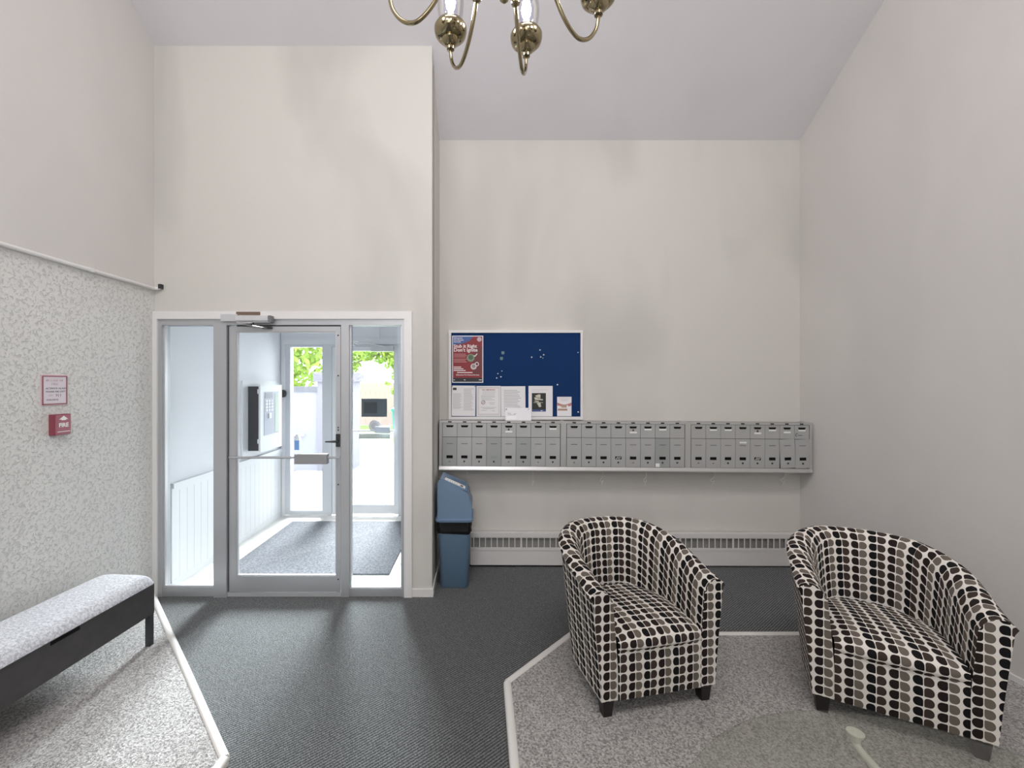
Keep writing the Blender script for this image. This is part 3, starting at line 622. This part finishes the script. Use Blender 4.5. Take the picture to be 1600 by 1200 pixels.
# four sheets
o, wd, ht = sheet('notice_sheet', 'dense two-column printed notice at bottom left of board', 'paper', (705.8, 602.5, 743, 650), rot=.008)
bx('dark_logo', INK, o, -wd+.010, -wd+.044, -.0012, -.0005, ht-.042, ht-.020)
bars(o, [(-wd+.010, -wd+.010+random.uniform(.06, .092), ht-.075-i*.0098) for i in range(15)]+[(.0, random.uniform(.07, .095), ht-.03-i*.0098) for i in range(21)], M('pale_print', (.50, .50, .50), .8), .004)
for x in (-wd+.006, wd-.006):
    bm = bmesh.new(); lathe(bm, [(.004, 0), (.004, .004), (.002, .005)], 10); obj('tack', to_mesh(bm, 'tack', DARK, True), o, (x, -.0005, ht-.006), RT)
o, wd, ht = sheet('smoking_notice', 'no smoking notice with double border, second on the bottom row', 'paper', (744.5, 603, 782.5, 650.5))
for r_ in (.012, .02):
    bm = bmesh.new()
    for q in ((-wd+r_, wd-r_, ht-r_-.003, ht-r_), (-wd+r_, wd-r_, -ht+r_, -ht+r_+.003), (-wd+r_, -wd+r_+.003, -ht+r_, ht-r_), (wd-r_-.003, wd-r_, -ht+r_, ht-r_)):
        box(bm, q[0], q[1], -.0012, -.0005, q[2], q[3])
    obj('border_line', to_mesh(bm, 'border_line', INKG if r_ < .015 else M('pink_line', (.62, .48, .48), .7)), o)
text('lettering', 'NO SMOKING', .019, M('redbrown_print', (.36, .13, .11), .7), o, (0, -.001, ht-.037), RT, bold=.0004)
bars(o, [(-.055, .06, ht-.057), (-.06, .06, ht-.073), (-.07, .055, ht-.090), (-.07, .06, ht-.102), (-.07, .03, ht-.117), (-.06, .055, ht-.13), (.0, .06, ht-.155), (.01, .05, ht-.17), (-.075, .07, -ht+.083), (-.055, .055, -ht+.070), (-.07, -.02, -ht+.055), (.03, .06, -ht+.05)], INKG, .0035)
bm = bmesh.new(); lathe(bm, [(.015, 0), (.015, .001), (.019, .001), (.019, 0)], 24, caps=False); box(bm, -.016, .016, -.002, .002, 0, .001); pm = obj('prohibition_mark', to_mesh(bm, 'prohibition_mark', M('mark_brown', (.20, .07, .06), .7)), o, (-.05, -.0006, -.012), (math.pi/2, -.7, 0))
o, wd, ht = sheet('typed_letter', 'plain typed letter partly behind the envelope', 'paper', (783, 603.5, 821, 650.5), rot=-.006)
bars(o, [(-wd+.026, wd-.03-random.uniform(0, .05), ht-.038-i*.0145) for i in range(14)], M('letter_print', (.36, .36, .37), .8), .0045)
o, wd, ht = sheet('picture_notice', 'white notice with a dark photograph printed in the middle', 'paper', (825.8, 603, 863.5, 650.5))
bars(o, [(-wd+.028, wd-.045, ht-.036), (-wd+.028, -.01, ht-.049)], M('faint_print', (.55, .55, .53), .8), .003)
pc = bx('printed_photo', M('photo_black', (.022, .024, .017), .5), o, -wd+.031, wd-.062, -.0012, -.0005, -ht+.044, ht-.066)
PT = M('photo_tan', (.55, .54, .45), .6)
for pl in ([(-.052, .045), (-.015, .058), (.0, .055), (-.002, .012), (-.022, .022)], [(-.06, .028), (-.03, .034), (0, .015), (.022, .013), (.022, .003), (-.05, .006)], [(-.064, .0), (-.02, -.004), (-.01, -.015), (-.045, -.012)], [(-.035, -.022), (.0, -.02), (.006, -.058), (-.014, -.061)], [(-.066, -.016), (.022, -.017), (.022, -.021), (-.066, -.020)]):
    bm = bmesh.new(); prism(bm, [(a, b+.005) for a, b in pl], 'y', -.0017, -.0011); obj('photo_shape', to_mesh(bm, 'photo_shape', PT), pc)
bx('photo_band', M('photo_blue', (.05, .09, .25), .5), pc, -wd+.031, wd-.062, -.0018, -.0011, -ht+.044, -ht+.062); bx('photo_mark', LABELW, pc, .0, .02, -.0022, -.0017, -ht+.050, -ht+.055)
o, wd, ht = sheet('small_flyer', 'small flyer with brown picture strips at bottom right of board', 'flyer', (870.5, 620, 893, 650.3))
bm = bmesh.new(); prism(bm, [(-wd+.001, .036), (-.03, .022), (0, .017), (.03, .022), (wd-.001, .036), (wd-.001, .008), (.04, .0), (.03, .012), (-.02, .010), (-.03, .003), (-wd+.001, .01)], 'y', -.0012, -.0005); obj('picture_arc', to_mesh(bm, 'picture_arc', M('flyer_red', (.46, .20, .18), .6)), o)
bx('picture_block', M('flyer_tan', (.42, .30, .24), .6), o, -.028, .022, -.0016, -.0008, -.010, .017); bx('picture_strip', M('flyer_brown', (.40, .26, .20), .6), o, -wd+.006, .028, -.0012, -.0005, -.038, -.020)
bars(o, [(-wd+.02, wd-.015, ht-.014), (-wd+.025, wd-.02, ht-.026), (-.03, .03, ht-.036)], M('flyer_print', (.58, .52, .55), .7), .003)
# envelope standing on the mailboxes
c = P(810.5, 648, YF+.03); ev = thing('white_envelope', 'white addressed envelope standing on the mailboxes against the board', 'envelope', (c[0], YF+.055, 1.354-.008), 0)
ev.rotation_euler = (-.05, .012, 0); s2 = F/(YF+.055); bx('sheet', M('envelope_white', (.84, .83, .86), .7), ev, -20.5/s2, 20/s2, -.0015, .0015, 0, 20/s2)
bars(ev, [(-.10, -.07, .065), (-.098, -.055, .052), (-.05, -.03, .052), (-.045, -.02, .060), (.08, .09, .098), (.085, .10, .106)], INKG, .004).location.y = -.0012
bx('stamp_mark', INK, ev, -.114, -.106, -.0025, -.0014, .096, .106); bx('address_window', M('window_film', (.9, .89, .9), .3), ev, -.108, -.02, -.0022, -.0014, .010, .04)
# pins
pinm = mk(lambda b: lathe(b, [(.0065, 0), (.0065, .003), (.004, .006), (.0055, .012), (.003, .014)], 12), 'push_pin', M('pin_white', (.80, .82, .84), .35), smooth=True)
def pin(zx, zy, label, sc_=1):
    c = bp(680+zx/6.4, 500+zy/6.4, -.004); o = obj('push_pin', pinm, None, c, RT); o.scale = (sc_,)*3; tag(o, label, 'pin', 'white push pins on the notice board')
for q in ((965, 372, 1, 'leftmost'), (1048, 300, 1, 'topmost'), (1085, 348, 1, 'rightmost'), (1055, 370, 1, 'bottom middle'), (1077, 380, .6, 'smallest, lowest')): pin(*q[:2], q[3]+' white push pin in the cluster right of the board centre', q[2])
for q in ((615, 580, 1, 'lowest left'), (657, 568, 1, 'lowest right'), (627, 536, .8, 'upper left'), (667, 510, .7, 'topmost')): pin(*q[:2], q[3]+' white push pin of four between red poster and board centre', q[2])
pin(1222, 647, 'lone white push pin just above the small flyer'); pin(1430, 920, 'lone white push pin in the bottom right board corner'); pin(1428, 325, 'lone white push pin at the right edge of board', .7)
for (zx, zy, lb) in ((677, 328, 'upper of two green scalloped magnets on blue board'), (663, 385, 'lower of two green scalloped magnets on blue board')):
    c = bp(680+zx/6.4, 500+zy/6.4, -.004); bm = bmesh.new(); prism(bm, [(-.013, .014), (.013, .014), (.014, -.004), (.009, -.014), (-.009, -.014), (-.014, -.004)], 'y', -.004, 0)
    tag(obj('green_magnet', to_mesh(bm, 'green_magnet', M('magnet_green', (.12, .22, .23), .5), bevel=.0015), None, c), lb, 'magnet', 'green magnets on the notice board')

# ================================================================== HEATER
hx0, hx1 = -.10, 2.90; hz0 = .024; HH = .292; yh = YM-.07
t = thing('baseboard_heater', 'long white baseboard heater below the mailboxes', 'heater', (hx0, yh, hz0)); t.rotation_euler = (0, .0035, 0); L = hx1-hx0
HWT = M('heater_white', (.66, .645, .63), .45)
bx('lower_panel', HWT, t, 0, L, 0, .012, 0, .135, .003); bx('back_plate', HWT, t, 0, L, .055, .068, 0, HH, 0)
bx('top_cover', HWT, t, 0, L, -.004, .066, HH-.032, HH, .006); bx('upper_rail', HWT, t, 0, L, -.002, .012, HH-.042, HH-.032, .001); bx('lower_rail', HWT, t, 0, L, -.004, .014, .135, .158, .003)
bx('fin_core', M('heater_core', (.27, .265, .25), .6, .3), t, .01, L-.01, .022, .05, .15, HH-.04)
for x in (0, L-.006): bx('end_cap', HWT, t, x, x+.006, .012, .055, 0, HH-.03, .001)
bb = bmesh.new(); box(bb, -.0042, .0042, 0, .006, .157, HH-.041); bar = to_mesh(bb, 'grille_bar', HWT)
for k in range(int(L/.054)):
    obj('grille_bar', bar, t, (.03+k*.0538, 0, 0))
    if k % 9 == 8: obj('grille_bar', bar, t, (.03+k*.0538+.008, 0, 0))

# ================================================================== BIN
t = thing('waste_bin', 'blue plastic waste bin with slanted flap lid in the corner', 'bin', (-.222, 3.565, 0))
BB = M('bin_blue', (.105, .175, .255), .45); BLD = M('bin_lid_blue', (.155, .235, .345), .42)
bm = bmesh.new(); loft(bm, [[(x, y, z) for x, y in rrect(a, b, .035)] for a, b, z in ((.108, .118, 0), (.116, .125, .012), (.134, .143, .53))]); obj('body', to_mesh(bm, 'body', BB, True), t)
bm = bmesh.new(); Ls = []
for z, g_ in ((.452, .002), (.46, .007), (.48, .009), (.50, .006), (.52, .009), (.548, .006)):
    Ls.append([(x*(1+(g_+.004*math.sin(k*2.1+z*90))/.14), y*(1+(g_+.004*math.cos(k*1.7+z*70))/.14), z+.006*math.sin(k*.9)*(z < .47)) for k, (x, y) in enumerate(rrect(.134, .142, .035))])
loft(bm, Ls, (False, False)); obj('liner', to_mesh(bm, 'liner', M('black_liner', (.007, .007, .008), .22), True), t)
bm = bmesh.new(); loft(bm, [[(x, y, z) for x, y in rrect(a, a2, .04)] for a, a2, z in ((.150, .155, .548), (.156, .161, .556), (.156, .161, .572), (.148, .153, .578))]); obj('lid_rim', to_mesh(bm, 'lid_rim', BLD, True), t)
top = [(-.136, .57), (-.137, .80), (-.135, .865), (-.122, .888), (-.105, .890), (.055, .818), (.098, .79), (.118, .765), (.124, .73), (.142, .69), (.146, .65), (.140, .57)]
bm = bmesh.new(); prism(bm, top, 'y', -.140, .140); obj('lid_hood', to_mesh(bm, 'lid_hood', BLD, bevel=.014, smooth=True), t)
ang = math.atan2(.072, .16); fl_ = obj('swing_flap', mk(lambda b: box(b, -.108, .108, -.105, .105, -.004, .005), 'swing_flap', M('flap_blue', (.125, .195, .29), .4), bevel=.004), t, (-.005, 0, .848), (0, ang, 0))
sh = bx('label_sheet', LABELW, fl_, -.085, .10, -.112, -.02, .005, .0065); bx('label_square', M('label_brown', (.06, .045, .04), .6), fl_, .055, .08, -.09, -.045, .0065, .0072)
bm = bmesh.new()
for k in range(5): box(bm, -.06+k*.02, -.055+k*.02, -.095, -.06+.01*(k % 2), .0065, .007)
q = obj('label_print', to_mesh(bm, 'label_print', INKG), fl_); q['kind'] = 'stuff'
bx('flap_surround', BLD, fl_, -.118, -.109, -.118, .118, -.004, .008, .003); bx('flap_surround', BLD, fl_, .109, .118, -.118, .118, -.004, .008, .003)
bx('flap_surround', BLD, fl_, -.109, .109, -.122, -.113, -.004, .008, .003); bx('flap_surround', BLD, fl_, -.109, .109, .113, .122, -.004, .008, .003)

# ================================================================== ARMCHAIRS
def fabric():
    m = M('leaf_dot_fabric', (.6, .57, .53), .9, spec=.15); n = N(m)
    uv = n.n('ShaderNodeUVMap'); sp = n.n('ShaderNodeSeparateXYZ'); n.l(uv.outputs[0], sp.inputs[0])
    U = n.math('DIVIDE', sp.outputs[0], .0405); V = n.math('DIVIDE', sp.outputs[1], .0475)
    cu = n.math('FLOOR', U); p = n.math('SUBTRACT', n.math('MULTIPLY', n.math('SUBTRACT', U, cu), 2), 1)
    q = n.math('SUBTRACT', n.math('MULTIPLY', n.math('FRACT', n.math('ADD', V, 100)), 2), 1)
    odd = n.math('FLOORED_MODULO', cu, 2); c4 = n.math('FLOORED_MODULO', cu, 4)
    pl = n.math('MULTIPLY', p, n.math('SUBTRACT', 1, n.math('MULTIPLY', odd, 2)))
    pc = n.math('DIVIDE', n.math('SUBTRACT', pl, .07), .855)
    B_ = n.math('GREATER_THAN', c4, 1.5)
    ql = n.math('MULTIPLY', q, n.math('SUBTRACT', 1, n.math('MULTIPLY', B_, 2)))    # pointed side at ql<0
    qc = n.math('DIVIDE', ql, .87)
    line = n.math('GREATER_THAN', pc, 0); pt = n.math('LESS_THAN', qc, 0)
    ex = n.math('ADD', 2.1, n.math('MULTIPLY', line, n.math('ADD', .9, n.math('MULTIPLY', pt, 6))))
    v = n.math('ADD', n.math('POWER', n.math('ABSOLUTE', pc), ex), n.math('POWER', n.math('ABSOLUTE', qc), ex))
    ins = n.math('LESS_THAN', v, 1)
    cc = n.ramp(n.math('ADD', n.math('DIVIDE', c4, 4), .05), [(0, (.0045, .0045, .005)), (.25, (.042, .029, .024)), (.5, (.014, .009, .008)), (.75, (.135, .115, .095))], 'CONSTANT')
    nz = n.noise(120, 2); n.col(n.mix(ins, (.70, .665, .62), n.mix(n.math('MULTIPLY', nz, .08), cc, (.10, .09, .085))))
    n.bump(n.noise(700, 2), .25, .002); return m
FAB = fabric()
LEGM = M('espresso_leg', (.012, .008, .008), .35); UNDER = M('dust_cover', (.008, .008, .008), .9)
HW, TH, STR, RY = .274, .090, .25, .335
def upath():
    pts = []; n1, n2 = 10, 44
    for k in range(n1): pts.append((-HW, STR*k/n1))
    for k in range(n2+1):
        a = math.pi*k/n2; c, s = -math.cos(a), math.sin(a); e = 2/2.35
        pts.append((HW*math.copysign(abs(c)**e, c), STR+RY*s**e))
    for k in range(n1-1, -1, -1): pts.append((HW, STR*k/n1))
    return [Vector((x, y, 0)) for x, y in pts]
UP = upath(); UN = []
for i, p in enumerate(UP):
    d = (UP[min(i+1, len(UP)-1)]-UP[max(i-1, 0)]).normalized(); UN.append(Vector((-d.y, d.x, 0)))
SLEN = [0]
for a, b in zip(UP, UP[1:]): SLEN.append(SLEN[-1]+(b-a).length)
ST = SLEN[-1]; HB, HA = .775, .635
def height(s):
    d = abs(s/ST-.5)*2; k = min(1, max(0, (d-.22)/.78)); k = k*k*(3-2*k)*.55+k*.45
    return HB+(HA-HB)*k
def profile(H):
    f = .055; h2 = TH/2
    def fl(z): return f*max(0, (z-.09)/(.66-.09))**1.15
    pr_ = [(h2+fl(z), z) for z in (.09, .16, .24, .32, .40, .48)]
    za = H-.055
    for z in (.5*(.48+za), za): pr_.append((h2+fl(z), z))
    cx_, r = fl(H), h2+.012
    for a in (25, 50, 75, 100, 125, 150): pr_.append((cx_+r*math.cos(math.radians(a)), za+.055*math.sin(math.radians(a))))
    for z in (za-.01, .5*(za+.40), .44, .36, .22, .09): pr_.append((-h2-.006+fl(z)*.75, z))
    return pr_
def shell(i0, i1, name, parent, capA, capB, uoff):
    bm = bmesh.new(); ul = bm.loops.layers.uv.new('UVMap'); G = []; UVs = []
    for i in range(i0, i1+1):
        pf = profile(height(SLEN[i])); row = []; uvr = []; acc = 0; last = None
        for (nn_, z) in pf:
            p = UP[i]+UN[i]*nn_; p.z = z
            if last is not None: acc += (p-last).length
            last = p; row.append(bm.verts.new(p)); uvr.append((SLEN[i]+uoff, acc+.09))
        tot = uvr[13][1]
        G.append(row); UVs.append([(u_, v_ if j_ <= 9 else v_) for j_, (u_, v_) in enumerate(uvr)])
    def face(vs, uv):
        f_ = bm.faces.new(vs); f_.smooth = True
        for lp, c in zip(f_.loops, uv): lp[ul].uv = c
    for a in range(len(G)-1):
        for j in range(len(G[0])-1):
            face((G[a][j], G[a+1][j], G[a+1][j+1], G[a][j+1]), (UVs[a][j], UVs[a+1][j], UVs[a+1][j+1], UVs[a][j+1]))
    for flag, idx, ii in ((capA, 0, i0), (capB, -1, i1)):
        if not flag: continue
        vs = [bm.verts.new(v.co) for v in G[idx]]; pf = profile(height(SLEN[ii])); f_ = bm.faces.new(vs)
        sg = -1 if ii == 0 else 1
        for lp in f_.loops:
            nn_, z = pf[vs.index(lp.vert)]; lp[ul].uv = (sg*nn_+.0405*3.0, z)
    bmesh.ops.remove_doubles(bm, verts=bm.verts, dist=1e-6)
    me = to_mesh(bm, name, FAB, recalc=True); me.set_sharp_from_angle(angle=math.radians(50)); return obj(name, me, parent)
def grid(name, fn, nu, nv, mat, parent):
    bm = bmesh.new(); ul = bm.loops.layers.uv.new('UVMap'); G = []
    for j in range(nv+1): G.append([fn(i/nu, j/nv) for i in range(nu+1)])
    V = [[bm.verts.new(c[:3]) for c in r] for r in G]
    for j in range(nv):
        for i in range(nu):
            f_ = bm.faces.new((V[j][i], V[j][i+1], V[j+1][i+1], V[j+1][i])); f_.smooth = True
            for lp, (a, b) in zip(f_.loops, ((j, i), (j, i+1), (j+1, i+1), (j+1, i))): lp[ul].uv = G[a][b][3:]
    me = to_mesh(bm, name, mat, recalc=False); return obj(name, me, parent)
def armchair(label, loc, rz, ush):
    t = thing('tub_armchair', label, 'armchair', loc, rz, 'patterned tub armchairs')
    iA = next(i for i, s in enumerate(SLEN) if s > ST*.335); iB = len(UP)-1-iA
    shell(0, iA, 'arm', t, True, False, ush); shell(iB, len(UP)-1, 'arm', t, False, True, ush+.02); shell(iA, iB, 'backrest', t, False, False, ush+.013)
    wi = HW-TH/2+.004
    sp = smooth_path([(0, -.004, .325), (0, -.022, .345), (0, -.022, .375), (0, .0, .402), (0, .05, .418), (0, .16, .428), (0, .30, .420), (0, .42, .405), (0, .52, .395)], 4)
    acc = [0]
    for a, b in zip(sp, sp[1:]): acc.append(acc[-1]+(b-a).length)
    def seat(u, v):
        k = min(len(sp)-1, int(round(v*(len(sp)-1)))); p = sp[k]; x = (u*2-1); cr = (1-abs(x)**4)
        wy = wi + max(0, min(.012, p.y*.04))
        if p.y > STR+.06: wy *= math.sqrt(max(.12, 1-((p.y-STR-.06)/.27)**2))
        z = p.z if p.z < .35 else .35+(p.z-.35)*(.62+.38*cr)
        y = p.y if p.y > 0 else p.y*(.3+.7*cr)
        return (x*wy, y, z, x*wy+ush+.1, acc[k]+.02)
    grid('seat_cushion', seat, 20, len(sp)-1, FAB, t)
    grid('front_panel', lambda u, v: ((u*2-1)*wi, -.004-.006*math.sin(math.pi*v)*(1-abs(u*2-1)**4), .09+v*.245, (u*2-1)*wi+ush+.1, v*.245+.01), 16, 8, FAB, t)
    bx('base_board', UNDER, t, -wi, wi, .004, STR+.18, .088, .30)
    lb = bmesh.new(); loft(lb, [[(x*a, y*a, z) for x, y in ((-1, -1), (1, -1), (1, 1), (-1, 1))] for a, z in ((.022, 0), (.031, .095))]); lm = to_mesh(lb, 'leg', LEGM, bevel=.002)
    for x, y in ((-.276, .04), (.276, .04), (-.19, .50), (.19, .50)): obj('leg', lm, t, (x, y, 0))
    return t
armchair('patterned tub armchair standing nearer the waste bin and mailboxes', (.90, 2.11, PH), math.radians(11.4), 0)
armchair('patterned tub armchair at the right edge behind the glass table', (1.945, 1.955, PH), math.radians(-29), .02)

# ================================================================== GLASS TABLE
TH_ = .46; tc = (1.243, .733); R = .836
t = thing('glass_table', 'round frosted-tint glass coffee table in front of the armchairs', 'table', (tc[0], tc[1], PH))
TG = bpy.data.materials.new('table_glass'); TG.use_nodes = True; tt = TG.node_tree; tt.nodes.clear()
o_ = tt.nodes.new('ShaderNodeOutputMaterial'); mx = tt.nodes.new('ShaderNodeMixShader'); mx.inputs[0].default_value = .16
tr = tt.nodes.new('ShaderNodeBsdfTransparent'); tr.inputs[0].default_value = (.89, .90, .87, 1); df = tt.nodes.new('ShaderNodeBsdfGlossy'); df.inputs['Roughness'].default_value = .12
tt.links.new(tr.outputs[0], mx.inputs[1]); tt.links.new(df.outputs[0], mx.inputs[2]); tt.links.new(mx.outputs[0], o_.inputs[0])
bm = bmesh.new(); h = TH_-PH; lathe(bm, [(R-.004, h-.012), (R, h-.009), (R, h-.003), (R-.004, h)], 128); obj('glass_top', to_mesh(bm, 'glass_top', TG, True), t)
CW = M('cream_metal', (.85, .83, .78), .35)
for k in range(3):
    a = math.radians(84+120*k); d = Vector((math.cos(a), math.sin(a), 0)); rc = .752
    bm = bmesh.new(); tube(bm, smooth_path([d*rc*1.0+Vector((0, 0, h-.045)), d*(rc-.02)+Vector((0, 0, h-.058)), d*(rc-.10)+Vector((0, 0, h-.062)), d*.35+Vector((0, 0, h-.064)), d*.05+Vector((0, 0, h-.066))], 5), .0125, 10)
    s_ = obj('support_arm', to_mesh(bm, 'support_arm', CW, True), t)
    bm = bmesh.new(); lathe(bm, [(.013, -.05), (.016, -.032), (.024, -.022), (.026, -.0125)], 20, (d.x*rc, d.y*rc, h)); obj('cap', to_mesh(bm, 'cap', M('cap_white', (.9, .89, .84), .35), True), s_)
bm = bmesh.new(); lathe(bm, [(.17, 0), (.17, .012), (.05, .03), (.035, .06), (.035, h-.09), (.06, h-.07), (.06, h-.055)], 32); obj('pedestal', to_mesh(bm, 'pedestal', CW, True), t)

# ================================================================== CHANDELIER
BRASS = M('polished_brass', (.34, .285, .175), .12, 1)
HC = Vector((.063, 1.15, 2.735))
ch = thing('chandelier', 'polished brass chandelier with glass hurricane shades', 'chandelier', HC)
ztop_c = zc(HC.y)-HC.z
bm = bmesh.new(); lathe(bm, [(.004, -.012), (.012, -.004), (.012, .008), (.005, .016), (.018, .03), (.045, .06), (.055, .10), (.04, .14), (.018, .165), (.022, .19), (.05, .22), (.055, .25), (.03, .28), (.014, .30), (.012, .50), (.022, .53), (.012, .56)], 28)
obj('central_body', to_mesh(bm, 'central_body', BRASS, 'all'), ch)
bm = bmesh.new(); z = .56
k = 0
while z < ztop_c-.06:
    rg = []
    for q in range(13):
        a = 2*math.pi*q/12; x = .011*math.cos(a); zz = .024*math.sin(a)+z+.02
        rg.append((x, 0, zz) if k % 2 else (0, x, zz))
    tube(bm, rg, .0028, 5, False); z += .036; k += 1
obj('chain', to_mesh(bm, 'chain', BRASS, True), ch)
bm = bmesh.new(); lathe(bm, [(.015, ztop_c-.09), (.06, ztop_c-.05), (.065, ztop_c-.02), (.065, ztop_c+.03)], 24); obj('ceiling_canopy', to_mesh(bm, 'ceiling_canopy', BRASS, True), ch)
SHG = bpy.data.materials.new('hurricane_glass'); SHG.use_nodes = True; tt = SHG.node_tree; tt.nodes.clear()
o_ = tt.nodes.new('ShaderNodeOutputMaterial'); mx = tt.nodes.new('ShaderNodeMixShader'); lw = tt.nodes.new('ShaderNodeLayerWeight'); lw.inputs[0].default_value = .25
tr = tt.nodes.new('ShaderNodeBsdfTransparent'); tr.inputs[0].default_value = (.90, .90, 1, 1); gl = tt.nodes.new('ShaderNodeBsdfGlossy'); gl.inputs[1].default_value = .05 if False else .05
tt.links.new(lw.outputs['Fresnel'], mx.inputs[0]); tt.links.new(tr.outputs[0], mx.inputs[1]); tt.links.new(gl.outputs[0], mx.inputs[2]); tt.links.new(mx.outputs[0], o_.inputs[0])
BULB = M('lit_bulb', (1, 1, 1), .5, emis=(1, .95, .93), es=290)
RC = .35
zs = .112                                   # cup stub height above the U bottom
def mk_arm():
    pr_ = smooth_path([(.03, 0, .235), (.06, 0, .262), (.105, 0, .245), (.145, 0, .165), (.175, 0, .09), (.215, 0, .03), (.262, 0, -.002), (.305, 0, .010), (.338, 0, .052), (.35, 0, .10), (.35, 0, .118)], 6)
    b = bmesh.new(); tube(b, pr_, .0062, 10); return to_mesh(b, 'arm', BRASS, 'all')
armm = mk_arm()
cup = mk(lambda b: lathe(b, [(.006, .100), (.013, .103), (.013, .111), (.008, .116), (.017, .119), (.028, .127), (.031, .135), (.028, .139), (.042, .142), (.052, .152), (.056, .166), (.0565, .176), (.050, .187), (.045, .190), (.042, .184)], 32), 'cup', BRASS, smooth=True)
knob = mk(lambda b: lathe(b, [(.006, -.016), (.013, -.010), (.009, -.004), (.015, .003), (.009, .010), (.006, .014)], 18), 'collar', BRASS, smooth='all')
shade = mk(lambda b: lathe(b, [(.036, .182), (.040, .21), (.045, .245), (.046, .27), (.041, .31), (.030, .36), (.029, .40), (.033, .425)], 32, caps=False), 'shade', SHG, smooth='all')
candle = mk(lambda b: lathe(b, [(.010, .168), (.010, .235)], 16), 'candle_sleeve', WHITE, smooth=True)
bulb = mk(lambda b: lathe(b, [(.006, .235), (.014, .25), (.017, .268), (.013, .292), (.005, .32)], 16), 'bulb', BULB, smooth='all')
for k in range(8):
    phi = math.radians(90-16+45*k)
    a = obj('arm', armm, ch, (0, 0, 0), (0, 0, phi))
    obj('cup', cup, a, (RC, 0, 0)); obj('shade', shade, a, (RC, 0, 0)); obj('candle_sleeve', candle, a, (RC, 0, 0)); obj('bulb', bulb, a, (RC, 0, 0))
    obj('collar', knob, a, (.158, 0, .13), (0, math.radians(28), 0))
# unseen window frame added around the back area lamp
t = thing('window_4', 'added tall window frame on the wall behind the viewer', 'window', (-.9, YB, 1.4), kind='structure')
for r in ((-1.38, -1.3, 0, 3.1), (1.3, 1.38, 0, 3.1), (-1.3, 1.3, -.08, 0), (-1.3, 1.3, 3.0, 3.1), (-.03, .03, 0, 3.0)): bx('frame_bar', TRIM, t, r[0], r[1], 0, .06, r[2], r[3])
